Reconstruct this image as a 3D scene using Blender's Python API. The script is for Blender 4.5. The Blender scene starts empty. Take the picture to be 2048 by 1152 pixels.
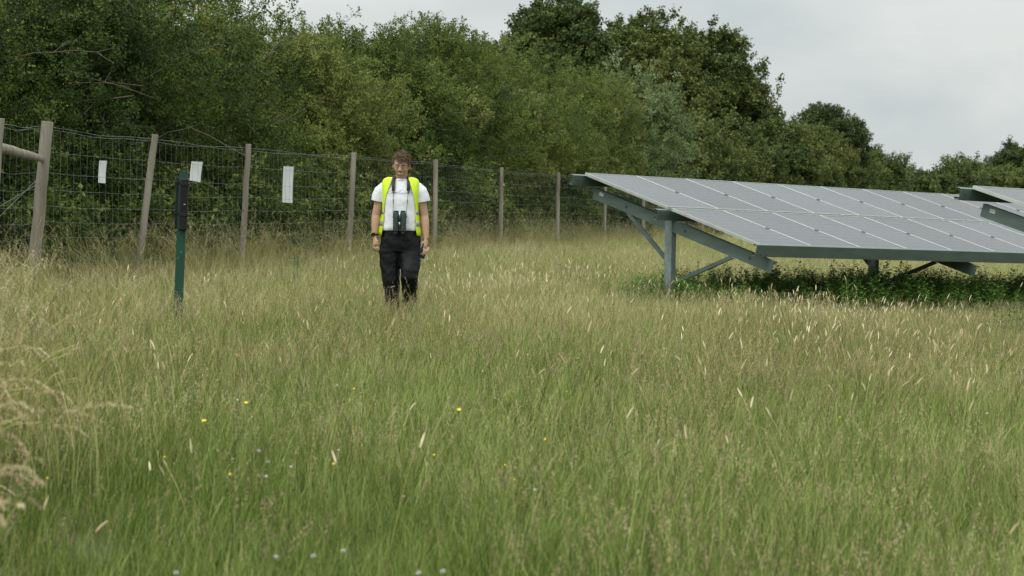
import bpy, bmesh, math, random
import numpy as np
from mathutils import Vector, Matrix
R = math.radians
SC = bpy.context.scene
COL = SC.collection

# ------------------------------------------------------------------ camera, world, sun, exposure
CAM_H = 1.31
FPX = 4400.0            # focal length in pixels of a 2048 px wide frame
PITCH = math.atan((576 - 400) / FPX)
ROLL = R(0.8)
fwd = Vector((0, math.cos(PITCH), -math.sin(PITCH)))
up0 = Vector((0, math.sin(PITCH), math.cos(PITCH)))
rt0 = Vector((1, 0, 0))
upv = up0 * math.cos(ROLL) - rt0 * math.sin(ROLL)
rtv = rt0 * math.cos(ROLL) + up0 * math.sin(ROLL)
cd = bpy.data.cameras.new('camera')
cam = bpy.data.objects.new('camera', cd); COL.objects.link(cam)
cam.matrix_world = Matrix(((rtv.x, upv.x, -fwd.x, 0), (rtv.y, upv.y, -fwd.y, 0), (rtv.z, upv.z, -fwd.z, CAM_H), (0, 0, 0, 1)))
cd.sensor_width = 36; cd.lens = FPX / 2048 * 36
cd.clip_start = 0.1; cd.clip_end = 3000
cd.dof.use_dof = True; cd.dof.focus_distance = 21.5; cd.dof.aperture_fstop = 6.3
SC.camera = cam
SC.view_settings.view_transform = 'Standard'
try: SC.view_settings.look = 'None'
except Exception: pass
SC.view_settings.gamma = 1; SC.view_settings.use_curve_mapping = False
SC.view_settings.exposure = 0.0
SC.cycles.max_bounces = 7; SC.cycles.diffuse_bounces = 3; SC.cycles.transmission_bounces = 4
SC.cycles.transparent_max_bounces = 4

SUN_EL, SUN_AZ = 52, 215     # veiled by cloud
wd = bpy.data.worlds.new('World'); SC.world = wd; wd.use_nodes = True
nt = wd.node_tree; nt.nodes.clear()
def wn(t, **k):
    n = nt.nodes.new(t)
    for a, b in k.items(): setattr(n, a, b)
    return n
tc = wn('ShaderNodeTexCoord')
sep = wn('ShaderNodeSeparateXYZ'); nt.links.new(tc.outputs['Generated'], sep.inputs[0])
mp = wn('ShaderNodeMapping'); mp.inputs['Scale'].default_value = (1, 1, 2.3); mp.inputs['Location'].default_value = (0.35, 0, .12)
nt.links.new(tc.outputs['Generated'], mp.inputs[0])
ns = wn('ShaderNodeTexNoise'); ns.inputs['Scale'].default_value = 7.5; ns.inputs['Detail'].default_value = 6; ns.inputs['Roughness'].default_value = .5
ns.inputs['Distortion'].default_value = .35
nt.links.new(mp.outputs[0], ns.inputs[0])
cr = wn('ShaderNodeValToRGB')
e = cr.color_ramp.elements
e[0].position = .31; e[0].color = (.62, .685, .70, 1)
e[1].position = .60; e[1].color = (.83, .86, .84, 1)
m = cr.color_ramp.elements.new(.46); m.color = (.72, .77, .765, 1)
nt.links.new(ns.outputs[0], cr.inputs[0])
# an overcast sky is brighter overhead than at the horizon
mr = wn('ShaderNodeMapRange'); mr.inputs[1].default_value = .08; mr.inputs[2].default_value = .9; mr.inputs[3].default_value = 1.0; mr.inputs[4].default_value = 2.8
nt.links.new(sep.outputs[2], mr.inputs[0])
bg = wn('ShaderNodeBackground'); nt.links.new(cr.outputs[0], bg.inputs[0])
mu = wn('ShaderNodeMath', operation='MULTIPLY'); mu.inputs[1].default_value = .95
nt.links.new(mr.outputs[0], mu.inputs[0]); nt.links.new(mu.outputs[0], bg.inputs[1])
sky = wn('ShaderNodeTexSky', sky_type='NISHITA'); sky.sun_disc = False
sky.sun_elevation = R(SUN_EL); sky.sun_rotation = R(SUN_AZ)
bs = wn('ShaderNodeBackground'); bs.inputs[1].default_value = .05; nt.links.new(sky.outputs[0], bs.inputs[0])
mx = wn('ShaderNodeMixShader'); mx.inputs[0].default_value = .9
nt.links.new(bs.outputs[0], mx.inputs[1]); nt.links.new(bg.outputs[0], mx.inputs[2])
wo = wn('ShaderNodeOutputWorld'); nt.links.new(mx.outputs[0], wo.inputs[0])

sl = bpy.data.lights.new('sun', 'SUN'); sl.energy = 1.5; sl.angle = R(25); sl.color = (1, .97, .92)
so = bpy.data.objects.new('sun', sl); COL.objects.link(so)
sd = Vector((math.sin(R(SUN_AZ)) * math.cos(R(SUN_EL)), math.cos(R(SUN_AZ)) * math.cos(R(SUN_EL)), math.sin(R(SUN_EL))))
so.rotation_euler = sd.to_track_quat('Z', 'Y').to_euler()

# ------------------------------------------------------------------ helpers
def at(px, py, Y):
    """world point seen at pixel (px,py) of the 2048x1152 photo at depth Y"""
    d = fwd + rtv * ((px - 1024) / FPX) + upv * ((576 - py) / FPX)
    d = d * (Y / d.y)
    return Vector((d.x, Y, d.z + CAM_H))
def gh(x, y):
    """ground height"""
    x = np.asarray(x, float); y = np.asarray(y, float)
    return -.060 * np.clip(x - .2, 0, 4.0) - .020 * np.clip(x - 4.2, 0, 12) + .03 * np.sin(x * .9 + y * .23) * np.sin(y * .31 + 1) + .02 * np.sin(x * 2.1 - y * .7)
def ghf(x, y): return float(gh(x, y))

def tag(o, label=None, cat=None, group=None, kind=None):
    if label: o['label'] = label
    if cat: o['category'] = cat
    if group: o['group'] = group
    if kind: o['kind'] = kind
    return o
def empty(name, loc=(0, 0, 0), rz=0):
    o = bpy.data.objects.new(name, None); COL.objects.link(o)
    o.location = loc; o.rotation_euler = (0, 0, rz); o.empty_display_size = .2
    return o
def mesh_np(name, V, F):
    me = bpy.data.meshes.new(name)
    me.from_pydata(V, [], F); me.update()
    return me
class MB:
    """collects simple shapes into one mesh"""
    def __init__(s): s.v = []; s.f = []; s.c = []; s.cur = .5
    def add(s, vs, fs):
        b = len(s.v); s.v += [tuple(v) for v in vs]; s.f += [tuple(b + i for i in f) for f in fs]
        s.c += [s.cur] * len(vs)
    def box(s, c, sz, M=None):
        x, y, z = (a / 2 for a in sz)
        vs = [Vector((i * x, j * y, k * z)) for i in (-1, 1) for j in (-1, 1) for k in (-1, 1)]
        if M is not None: vs = [M @ v for v in vs]
        vs = [v + Vector(c) for v in vs]
        s.add(vs, [(0, 1, 3, 2), (4, 6, 7, 5), (0, 4, 5, 1), (2, 3, 7, 6), (0, 2, 6, 4), (1, 5, 7, 3)])
    def tube(s, pts, rad, seg=8, caps=True, flat=1.0, ref=None):
        pts = [Vector(p) for p in pts]; n = len(pts)
        if not hasattr(rad, '__len__'): rad = [rad] * n
        a = None; b0 = len(s.v); vs = []
        for i, p in enumerate(pts):
            t = (pts[min(i + 1, n - 1)] - pts[max(i - 1, 0)])
            t = t.normalized() if t.length > 1e-9 else Vector((0, 0, 1))
            if a is None:
                q = Vector(ref) if ref else (Vector((1, 0, 0)) if abs(t.x) < .9 else Vector((0, 1, 0)))
            else: q = a
            a = (q - t * q.dot(t)).normalized(); b = t.cross(a)
            for k in range(seg):
                w = 2 * math.pi * k / seg
                vs.append(p + a * (math.cos(w) * rad[i]) + b * (math.sin(w) * rad[i] * flat))
        fs = []
        for i in range(n - 1):
            for k in range(seg):
                k2 = (k + 1) % seg
                fs.append((i * seg + k, i * seg + k2, (i + 1) * seg + k2, (i + 1) * seg + k))
        if caps: fs.append(tuple(range(seg - 1, -1, -1))); fs.append(tuple((n - 1) * seg + k for k in range(seg)))
        s.add(vs, fs)
    def capsule(s, a, b, ra, rb=None, seg=10):
        rb = ra if rb is None else rb
        a, b = Vector(a), Vector(b); d = (b - a).normalized(); P = []; Q = []
        for w in (-80, -50, -20): P.append(a + d * ra * math.sin(R(w))); Q.append(ra * math.cos(R(w)))
        P.append(a); Q.append(ra); P.append(b); Q.append(rb)
        for w in (20, 50, 80): P.append(b + d * rb * math.sin(R(w))); Q.append(rb * math.cos(R(w)))
        s.tube(P, Q, seg)
    def loft(s, rings, seg=28):
        """rings: (cx,cy,cz,rx,ry,exponent)"""
        vs = []
        for cx, cy, cz, rx, ry, ex in rings:
            for k in range(seg):
                w = 2 * math.pi * k / seg; c, d = math.cos(w), math.sin(w)
                vs.append((cx + rx * math.copysign(abs(c) ** (2 / ex), c), cy + ry * math.copysign(abs(d) ** (2 / ex), d), cz))
        fs = []
        for i in range(len(rings) - 1):
            for k in range(seg):
                k2 = (k + 1) % seg
                fs.append((i * seg + k, i * seg + k2, (i + 1) * seg + k2, (i + 1) * seg + k))
        fs.append(tuple(range(seg - 1, -1, -1))); fs.append(tuple((len(rings) - 1) * seg + k for k in range(seg)))
        s.add(vs, fs)
    def ell(s, c, r, nu=20, nv=12, M=None, fn=None):
        vs = []; c = Vector(c)
        for j in range(nv + 1):
            th = math.pi * j / nv
            for i in range(nu):
                ph = 2 * math.pi * i / nu
                v = Vector((math.sin(th) * math.cos(ph), math.sin(th) * math.sin(ph), math.cos(th)))
                v = fn(v) if fn else Vector((v.x * r[0], v.y * r[1], v.z * r[2]))
                if M is not None: v = M @ v
                vs.append(v + c)
        fs = []
        for j in range(nv):
            for i in range(nu):
                i2 = (i + 1) % nu
                fs.append((j * nu + i, (j + 1) * nu + i, (j + 1) * nu + i2, j * nu + i2))
        s.add(vs, fs)
    def mesh(s, name, mat, smooth=False):
        me = mesh_np(name, s.v, s.f)
        if mat: me.materials.append(mat)
        at_ = me.attributes.new('v', 'FLOAT', 'POINT'); at_.data.foreach_set('value', s.c)
        if smooth: me.polygons.foreach_set('use_smooth', [True] * len(me.polygons))
        return me
    def build(s, name, mat, parent=None, smooth=False, loc=None):
        return link(name, s.mesh(name, mat, smooth), parent, loc)
def link(name, me, parent=None, loc=None):
    o = bpy.data.objects.new(name, me); COL.objects.link(o)
    if parent is not None: o.parent = parent
    if loc is not None: o.location = loc
    return o
def bevel(o, w, seg=2):
    m = o.modifiers.new('bevel', 'BEVEL'); m.width = w; m.segments = seg; m.limit_method = 'ANGLE'
    return o
def remesh(o, vox, smooth=4, disp=None):
    m = o.modifiers.new('remesh', 'REMESH'); m.mode = 'VOXEL'; m.voxel_size = vox; m.use_smooth_shade = True
    if smooth:
        s_ = o.modifiers.new('smooth', 'SMOOTH'); s_.factor = .5; s_.iterations = smooth
    for i, (size, st) in enumerate(disp or []):
        t = bpy.data.textures.new(o.name + '_folds', 'CLOUDS'); t.noise_scale = size; t.noise_depth = 2
        d = o.modifiers.new('folds', 'DISPLACE'); d.texture = t; d.strength = st; d.mid_level = .5; d.texture_coords = 'LOCAL'
    return o

# ------------------------------------------------------------------ materials
def mat(name, base, rough=.7, metal=0, var=.15, scale=8, col2=None, bump=0, bscale=None, spec=.5, stretch=(1, 1, 1), coord='Object', ramp=(.35, .65), detail=5):
    m = bpy.data.materials.new(name); m.use_nodes = True; t = m.node_tree; n = t.nodes; b = n['Principled BSDF']
    b.inputs['Roughness'].default_value = rough; b.inputs['Metallic'].default_value = metal
    b.inputs['Specular IOR Level'].default_value = spec
    tc = n.new('ShaderNodeTexCoord'); mp = n.new('ShaderNodeMapping'); mp.inputs['Scale'].default_value = stretch
    t.links.new(tc.outputs[coord], mp.inputs[0])
    no = n.new('ShaderNodeTexNoise'); no.inputs['Scale'].default_value = scale; no.inputs['Detail'].default_value = detail
    t.links.new(mp.outputs[0], no.inputs[0])
    r = n.new('ShaderNodeValToRGB'); t.links.new(no.outputs[0], r.inputs[0])
    c2 = col2 or tuple(c * (1 + var) for c in base); c1 = base if col2 else tuple(c * (1 - var) for c in base)
    r.color_ramp.elements[0].position = ramp[0]; r.color_ramp.elements[1].position = ramp[1]
    r.color_ramp.elements[0].color = (*c1, 1); r.color_ramp.elements[1].color = (*c2, 1)
    t.links.new(r.outputs[0], b.inputs['Base Color'])
    if bump:
        n2 = n.new('ShaderNodeTexNoise'); n2.inputs['Scale'].default_value = bscale or scale * 3; n2.inputs['Detail'].default_value = 6
        t.links.new(mp.outputs[0], n2.inputs[0])
        bp = n.new('ShaderNodeBump'); bp.inputs['Strength'].default_value = 1; bp.inputs['Distance'].default_value = bump
        t.links.new(n2.outputs[0], bp.inputs['Height']); t.links.new(bp.outputs[0], b.inputs['Normal'])
    return m
def leafmat(name, stops, trans=.35, rough=.55, spec=.25, vamp=.35):
    """foliage: colour from the tint carried by each instance, brightness varied blade by blade"""
    m = bpy.data.materials.new(name); m.use_nodes = True; t = m.node_tree; n = t.nodes; b = n['Principled BSDF']; L = t.links.new
    a = n.new('ShaderNodeAttribute'); a.attribute_type = 'INSTANCER'; a.attribute_name = 'tint'
    v = n.new('ShaderNodeAttribute'); v.attribute_name = 'v'
    add = n.new('ShaderNodeMath'); add.operation = 'MULTIPLY_ADD'
    L(v.outputs['Fac'], add.inputs[0]); add.inputs[1].default_value = .46; 
    sb = n.new('ShaderNodeMath'); sb.operation = 'SUBTRACT'; L(a.outputs['Fac'], sb.inputs[0]); sb.inputs[1].default_value = .23
    L(sb.outputs[0], add.inputs[2])
    r = n.new('ShaderNodeValToRGB'); L(add.outputs[0], r.inputs[0])
    r.color_ramp.elements[0].position = stops[0][0]; r.color_ramp.elements[0].color = (*stops[0][1], 1)
    r.color_ramp.elements[1].position = stops[-1][0]; r.color_ramp.elements[1].color = (*stops[-1][1], 1)
    for p, c in stops[1:-1]:
        q = r.color_ramp.elements.new(p); q.color = (*c, 1)
    mr = n.new('ShaderNodeMapRange'); L(v.outputs['Fac'], mr.inputs[0]); mr.inputs[3].default_value = 1 - vamp; mr.inputs[4].default_value = 1 + vamp
    mul = n.new('ShaderNodeVectorMath'); mul.operation = 'SCALE'; L(r.outputs[0], mul.inputs[0]); L(mr.outputs[0], mul.inputs['Scale'])
    L(mul.outputs[0], b.inputs['Base Color']); b.inputs['Roughness'].default_value = rough; b.inputs['Specular IOR Level'].default_value = spec
    tr = n.new('ShaderNodeBsdfTranslucent'); L(mul.outputs[0], tr.inputs[0])
    ms = n.new('ShaderNodeMixShader'); ms.inputs[0].default_value = trans
    L(b.outputs[0], ms.inputs[1]); L(tr.outputs[0], ms.inputs[2]); L(ms.outputs[0], n['Material Output'].inputs[0])
    return m

M = {}
M['ground'] = mat('soil_and_thatch', (.050, .055, .022), .95, var=.4, scale=1.3, col2=(.10, .095, .04), bump=.02, bscale=12)
M['wood'] = mat('weathered_post_wood', (.20, .175, .135), .85, scale=9, col2=(.33, .30, .245), bump=.004, bscale=30, stretch=(1, 1, .12), spec=.2)
M['wire'] = mat('galvanised_wire', (.17, .18, .175), .5, metal=.4, var=.2, scale=3)
M['galv'] = mat('galvanised_steel', (.20, .255, .245), .5, metal=.35, scale=14, col2=(.30, .36, .345), spec=.4)
M['rail'] = mat('grey_green_steel', (.115, .155, .14), .5, metal=.25, var=.12, scale=3, stretch=(1, 1, 4), spec=.45)
M['alu'] = mat('anodised_frame', (.56, .59, .56), .4, metal=.4, var=.08, scale=6)
M['clamp'] = mat('dark_clamp', (.10, .105, .10), .5, metal=.3, var=.2)
M['sticker'] = mat('white_sticker', (.62, .63, .60), .6, var=.05)
M['ink'] = mat('grey_ink', (.12, .12, .12), .7, var=.05)
M['pgreen'] = mat('green_painted_steel', (.003, .046, .026), .45, var=.18, scale=4, bump=.0006, bscale=30, spec=.5)
M['black'] = mat('black_plastic', (.008, .009, .010), .5, var=.25, scale=12, spec=.25)
M['card'] = mat('white_card', (.66, .68, .68), .55, var=.05, scale=5, col2=(.74, .76, .76))
M['skin'] = mat('skin', (.43, .26, .175), .55, var=.1, scale=5, col2=(.50, .31, .215), spec=.35, ramp=(.3, .7))
M['hair'] = mat('brown_hair', (.070, .048, .029), .75, spec=.15, scale=40, col2=(.155, .112, .070), bump=.003, bscale=70)
M['lips'] = mat('lips', (.27, .105, .08), .5, var=.1)
M['brow'] = mat('eyebrow_hair', (.07, .04, .025), .8, var=.2, scale=60)
M['trousers'] = mat('black_waterproof', (.0055, .006, .0068), .6, var=.3, scale=6, bump=.004, bscale=9, spec=.2)
M['vest'] = mat('hi_vis_yellow', (.60, .78, .02), .6, var=.06, scale=7, bump=.004, bscale=16)
M['reflect'] = mat('reflective_tape', (.36, .38, .38), .35, metal=.3, var=.1)
M['bino'] = mat('dark_green_rubber', (.022, .042, .034), .5, var=.2, scale=20, bump=.0006, bscale=120)
M['strap'] = mat('black_webbing', (.013, .013, .014), .7, var=.3, scale=40)
M['cord'] = mat('grey_cord', (.05, .05, .05), .7, var=.3, scale=40)
M['silver'] = mat('bright_metal', (.45, .45, .48), .3, metal=.8, var=.1)
M['phone'] = mat('dark_blue_phone', (.015, .035, .075), .25, var=.1)
M['boot'] = mat('brown_boot', (.03, .022, .016), .7, var=.3, scale=20)
M['bark'] = mat('bark', (.060, .050, .038), .9, scale=6, col2=(.13, .115, .09), bump=.02, bscale=14, stretch=(1, 1, .3))
M['deadwood'] = mat('bare_grey_branch', (.075, .065, .055), .9, var=.3, scale=8)
M['red'] = mat('red_print', (.45, .03, .03), .6, var=.05)
M['white'] = mat('white_print', (.6, .6, .6), .6, var=.05)

# white T-shirt with a printed band of three fine blue-grey waves on the chest
def shirt_mat():
    m = mat('white_cotton', (.70, .71, .74), .8, var=.03, scale=5, bump=.006, bscale=11, spec=.2)
    t = m.node_tree; n = t.nodes; L = t.links.new; b = n['Principled BSDF']
    src = b.inputs['Base Color'].links[0].from_socket
    tc = n.new('ShaderNodeTexCoord'); sp = n.new('ShaderNodeSeparateXYZ'); L(tc.outputs['Object'], sp.inputs[0])
    def mth(op, a, b_=None, c=None):
        q = n.new('ShaderNodeMath'); q.operation = op
        for i, x in enumerate((a, b_, c)):
            if x is None: continue
            if isinstance(x, (int, float)): q.inputs[i].default_value = x
            else: L(x, q.inputs[i])
        return q.outputs[0]
    tot = None
    for amp, k, ph, z0, w in ((.026, 62, .4, 1.378, .0026), (.016, 62, 2.1, 1.373, .0022), (.009, 50, 3.5, 1.366, .003)):
        s_ = mth('SINE', mth('MULTIPLY_ADD', sp.outputs[0], k, ph))
        env = mth('SUBTRACT', 1.0, mth('MULTIPLY', mth('ABSOLUTE', mth('SUBTRACT', sp.outputs[0], .01)), 5.5))
        z = mth('MULTIPLY_ADD', mth('MULTIPLY', s_, env), amp, z0)
        d = mth('ABSOLUTE', mth('SUBTRACT', sp.outputs[2], z))
        l = mth('LESS_THAN', d, w)
        tot = l if tot is None else mth('MAXIMUM', tot, l)
    fr = mth('MULTIPLY', mth('LESS_THAN', sp.outputs[1], -.02), mth('LESS_THAN', mth('ABSOLUTE', sp.outputs[0]), .15))
    tot = mth('MULTIPLY', tot, fr)
    tot = mth('MULTIPLY', tot, .62)
    mx = n.new('ShaderNodeMix'); mx.data_type = 'RGBA'; L(tot, mx.inputs[0]); L(src, mx.inputs[6]); mx.inputs[7].default_value = (.13, .16, .27, 1)
    L(mx.outputs[2], b.inputs['Base Color'])
    return m
M['shirt'] = shirt_mat()

# photovoltaic glass: dark cells under glass, fine pale lines between cell rows
def pv_mat():
    m = bpy.data.materials.new('photovoltaic_glass'); m.use_nodes = True; t = m.node_tree; n = t.nodes; L = t.links.new; b = n['Principled BSDF']
    tc = n.new('ShaderNodeTexCoord'); sp = n.new('ShaderNodeSeparateXYZ'); L(tc.outputs['Object'], sp.inputs[0])
    def mth(op, a, b_=None):
        q = n.new('ShaderNodeMath'); q.operation = op
        for i, x in enumerate((a, b_)):
            if x is None: continue
            if isinstance(x, (int, float)): q.inputs[i].default_value = x
            else: L(x, q.inputs[i])
        return q.outputs[0]
    def line(sock, per, off, w):
        f = mth('FRACT', mth('DIVIDE', mth('ADD', sock, off), per))
        return mth('LESS_THAN', mth('ABSOLUTE', mth('SUBTRACT', f, .5)), w / per / 2)
    cu = line(sp.outputs[0], .16, .03, .004); cv = line(sp.outputs[1], .16, .0, .006); bb = line(sp.outputs[1], .0533, .02, .0018)
    g = mth('MAXIMUM', mth('MULTIPLY', cu, .12), mth('MULTIPLY', cv, .38)); g = mth('MAXIMUM', g, mth('MULTIPLY', bb, .16))
    no = n.new('ShaderNodeTexNoise'); no.inputs['Scale'].default_value = 1.2; no.inputs['Detail'].default_value = 4; L(tc.outputs['Object'], no.inputs[0])
    r = n.new('ShaderNodeValToRGB'); L(no.outputs[0], r.inputs[0])
    r.color_ramp.elements[0].color = (.052, .058, .064, 1); r.color_ramp.elements[1].color = (.080, .086, .090, 1)
    oi = n.new('ShaderNodeObjectInfo'); mrr = n.new('ShaderNodeMapRange'); L(oi.outputs['Random'], mrr.inputs[0]); mrr.inputs[3].default_value = .8; mrr.inputs[4].default_value = 1.25
    sc_ = n.new('ShaderNodeVectorMath'); sc_.operation = 'SCALE'; L(r.outputs[0], sc_.inputs[0]); L(mrr.outputs[0], sc_.inputs['Scale'])
    mx = n.new('ShaderNodeMix'); mx.data_type = 'RGBA'; L(g, mx.inputs[0]); L(sc_.outputs[0], mx.inputs[6]); mx.inputs[7].default_value = (.32, .33, .33, 1)
    L(mx.outputs[2], b.inputs['Base Color']); b.inputs['Roughness'].default_value = .22; b.inputs['IOR'].default_value = 1.30
    b.inputs['Specular IOR Level'].default_value = .27
    n2 = n.new('ShaderNodeTexNoise'); n2.inputs['Scale'].default_value = 14; n2.inputs['Detail'].default_value = 5; L(tc.outputs['Object'], n2.inputs[0])
    mr = n.new('ShaderNodeMapRange'); L(n2.outputs[0], mr.inputs[0]); mr.inputs[3].default_value = .17; mr.inputs[4].default_value = .34; L(mr.outputs[0], b.inputs['Roughness'])
    return m
M['pv'] = pv_mat()

GRASS = [(0.0, (.115, .175, .032)), (.25, (.195, .255, .055)), (.5, (.31, .365, .12)), (.75, (.44, .44, .18)), (1.0, (.60, .51, .28))]
M['grass'] = leafmat('grass_blades', GRASS, trans=.42, spec=.2, vamp=.5)
HEAD = [(0.0, (.30, .20, .13)), (.3, (.46, .31, .21)), (.6, (.62, .50, .30)), (1.0, (.86, .78, .56))]
M['head'] = leafmat('grass_seed_heads', HEAD, trans=.3, vamp=.25, spec=.15)
M['leaf'] = leafmat('hedge_leaves', [(0, (.034, .060, .014)), (.3, (.075, .118, .022)), (.55, (.135, .175, .034)), (.8, (.21, .225, .055)), (1, (.25, .30, .12))], trans=.24, vamp=.28, spec=.12)
M['oak'] = leafmat('tree_leaves', [(0, (.042, .068, .022)), (.35, (.085, .120, .030)), (.65, (.130, .155, .038)), (1, (.19, .185, .055))], trans=.20, vamp=.4, spec=.15)
M['silver_leaf'] = leafmat('silvery_leaves', [(0, (.06, .11, .03)), (.5, (.14, .19, .065)), (1, (.31, .37, .20))], trans=.25, vamp=.4)
M['nettle'] = leafmat('nettle_leaves', [(0, (.045, .105, .018)), (.5, (.11, .215, .034)), (1, (.18, .29, .06))], trans=.3, vamp=.35)
M['drytwig'] = mat('dry_twig', (.13, .11, .085), .9, var=.35)
M['twig'] = mat('twig_wood', (.07, .06, .045), .9, var=.3)

# ------------------------------------------------------------------ scattering
def eul(Mx):
    y = -np.arcsin(np.clip(Mx[:, 2, 0], -1, 1)); x = np.arctan2(Mx[:, 2, 1], Mx[:, 2, 2]); z = np.arctan2(Mx[:, 1, 0], Mx[:, 0, 0])
    return np.stack([x, y, z], 1)
def frames(D, roll):
    """matrices whose z axis is D, turned by roll about it"""
    D = D / np.linalg.norm(D, axis=1, keepdims=True)
    ref = np.where(np.abs(D[:, 2:3]) > .95, np.array([[1., 0, 0]]), np.array([[0, 0, 1.]]))
    a = np.cross(ref, D); a /= np.linalg.norm(a, axis=1, keepdims=True); b = np.cross(D, a)
    c, s = np.cos(roll)[:, None], np.sin(roll)[:, None]
    return np.stack([a * c + b * s, b * c - a * s, D], 2)
PROTO = {}
def protos(key, meshes):
    c = bpy.data.collections.new('source_' + key)
    for i, me in enumerate(meshes):
        o = bpy.data.objects.new('%s_%02d' % (key, i), me); c.objects.link(o)
    PROTO[key] = (c, len(meshes)); return c
NG = {}
def ngroup(key):
    if key in NG: return NG[key]
    g = bpy.data.node_groups.new('scatter_' + key, 'GeometryNodeTree'); NG[key] = g
    g.interface.new_socket('Geometry', in_out='INPUT', socket_type='NodeSocketGeometry')
    g.interface.new_socket('Geometry', in_out='OUTPUT', socket_type='NodeSocketGeometry')
    n = g.nodes; i = n.new('NodeGroupInput'); o = n.new('NodeGroupOutput')
    iop = n.new('GeometryNodeInstanceOnPoints'); ci = n.new('GeometryNodeCollectionInfo')
    ci.inputs['Collection'].default_value = PROTO[key][0]; ci.inputs['Separate Children'].default_value = True; ci.inputs['Reset Children'].default_value = True
    iop.inputs['Pick Instance'].default_value = True
    def na(name, dt):
        q = n.new('GeometryNodeInputNamedAttribute'); q.data_type = dt; q.inputs['Name'].default_value = name; return q.outputs['Attribute']
    L = g.links.new
    L(i.outputs[0], iop.inputs['Points']); L(ci.outputs[0], iop.inputs['Instance'])
    L(na('idx', 'INT'), iop.inputs['Instance Index']); L(na('rot', 'FLOAT_VECTOR'), iop.inputs['Rotation']); L(na('scl', 'FLOAT'), iop.inputs['Scale'])
    L(iop.outputs[0], o.inputs[0]); return g
def scatter(name, key, P, rot, scl, tint, idx=None, parent=None, rng=None):
    me = bpy.data.meshes.new(name); n = len(P)
    me.vertices.add(n); me.vertices.foreach_set('co', np.asarray(P, np.float32).ravel())
    a = me.attributes.new('rot', 'FLOAT_VECTOR', 'POINT'); a.data.foreach_set('vector', np.asarray(rot, np.float32).ravel())
    a = me.attributes.new('scl', 'FLOAT', 'POINT'); a.data.foreach_set('value', np.asarray(scl, np.float32))
    a = me.attributes.new('tint', 'FLOAT', 'POINT'); a.data.foreach_set('value', np.asarray(tint, np.float32))
    if idx is None: idx = (rng or np.random.default_rng(1)).integers(0, PROTO[key][1], n)
    a = me.attributes.new('idx', 'INT', 'POINT'); a.data.foreach_set('value', np.asarray(idx, np.int32))
    me.update()
    o = link(name, me, parent); md = o.modifiers.new('scatter', 'NODES'); md.node_group = ngroup(key)
    return o

# ------------------------------------------------------------------ grass and leaf prototypes
def blade(mb, x, y, h, w, az, lean, curl, rnd, n=4, droop=0):
    """one grass blade: a narrow bent strip"""
    dx, dy = math.cos(az), math.sin(az); px_, py_ = -dy, dx
    ta = rnd.uniform(-.6, .6); px_, py_ = px_ * math.cos(ta) - py_ * math.sin(ta), px_ * math.sin(ta) + py_ * math.cos(ta)
    vs = []; X, Y, Z = x, y, 0; a = lean; st = h / n
    for i in range(n + 1):
        t = i / n; ww = w * (1 - t ** 1.6) * .5 + .0002
        vs.append((X - px_ * ww, Y - py_ * ww, Z)); vs.append((X + px_ * ww, Y + py_ * ww, Z))
        a2 = a + curl * t * t + (droop if t > .7 else 0)
        X += dx * math.sin(a2) * st; Y += dy * math.sin(a2) * st; Z += math.cos(a2) * st
    mb.add(vs, [(2 * i, 2 * i + 1, 2 * i + 3, 2 * i + 2) for i in range(n)])
def stem(mb, x, y, h, az, lean, curl, n=5, r=.0009):
    P = []; X, Y, Z = x, y, 0; st = h / n
    for i in range(n + 1):
        P.append(Vector((X, Y, Z))); t = i / n; a = lean + curl * t * t
        X += math.cos(az) * math.sin(a) * st; Y += math.sin(az) * math.sin(a) * st; Z += math.cos(a) * st
    mb.tube(P, [r] * (n + 1), 3, caps=False)
    return P[-1], (P[-1] - P[-2]).normalized()
def spike(mb, p, d, ln, r, bend, az):
    P = []; Q = []; q = p.copy(); d = d.copy()
    for i in range(6):
        t = i / 5; P.append(q.copy()); Q.append(r * (math.sin(math.pi * (.12 + .80 * t)) ** .7) * (1.0 - .35 * t))
        d = (d + Vector((math.cos(az), math.sin(az), -.6)) * bend * .12).normalized(); q = q + d * ln / 5
    mb.tube(P, Q, 5)
def panicle(mb, p, d, ln, rnd, n=16, sz=.011, spread=.02, wd=.35):
    for i in range(n):
        t = rnd.random(); a = rnd.uniform(0, 6.28); rr = spread * (1 - t * .75) * rnd.uniform(.2, 1)
        c = p + d * ln * t + Vector((math.cos(a) * rr, math.sin(a) * rr, rnd.uniform(-.004, .004)))
        dd = (d + Vector((math.cos(a), math.sin(a), 0)) * .35).normalized() * sz * rnd.uniform(.7, 1.3)
        s_ = Vector((rnd.uniform(-1, 1), rnd.uniform(-1, 1), rnd.uniform(-.3, .3))).normalized() * sz * wd * .5
        mb.add([c, c + dd * .5 + s_, c + dd, c + dd * .5 - s_], [(0, 1, 2, 3)])
def two_mat(mbs, name):
    """join (MB, material) pairs into one mesh with several materials"""
    V = []; F = []; C = []; mi = []
    for k, (mb, m_) in enumerate(mbs):
        b = len(V); V += mb.v; C += mb.c; F += [tuple(i + b for i in f) for f in mb.f]; mi += [k] * len(mb.f)
    me = mesh_np(name, V, F)
    for _, m_ in mbs: me.materials.append(m_)
    a = me.attributes.new('v', 'FLOAT', 'POINT'); a.data.foreach_set('value', C)
    me.polygons.foreach_set('material_index', mi)
    return me
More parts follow.
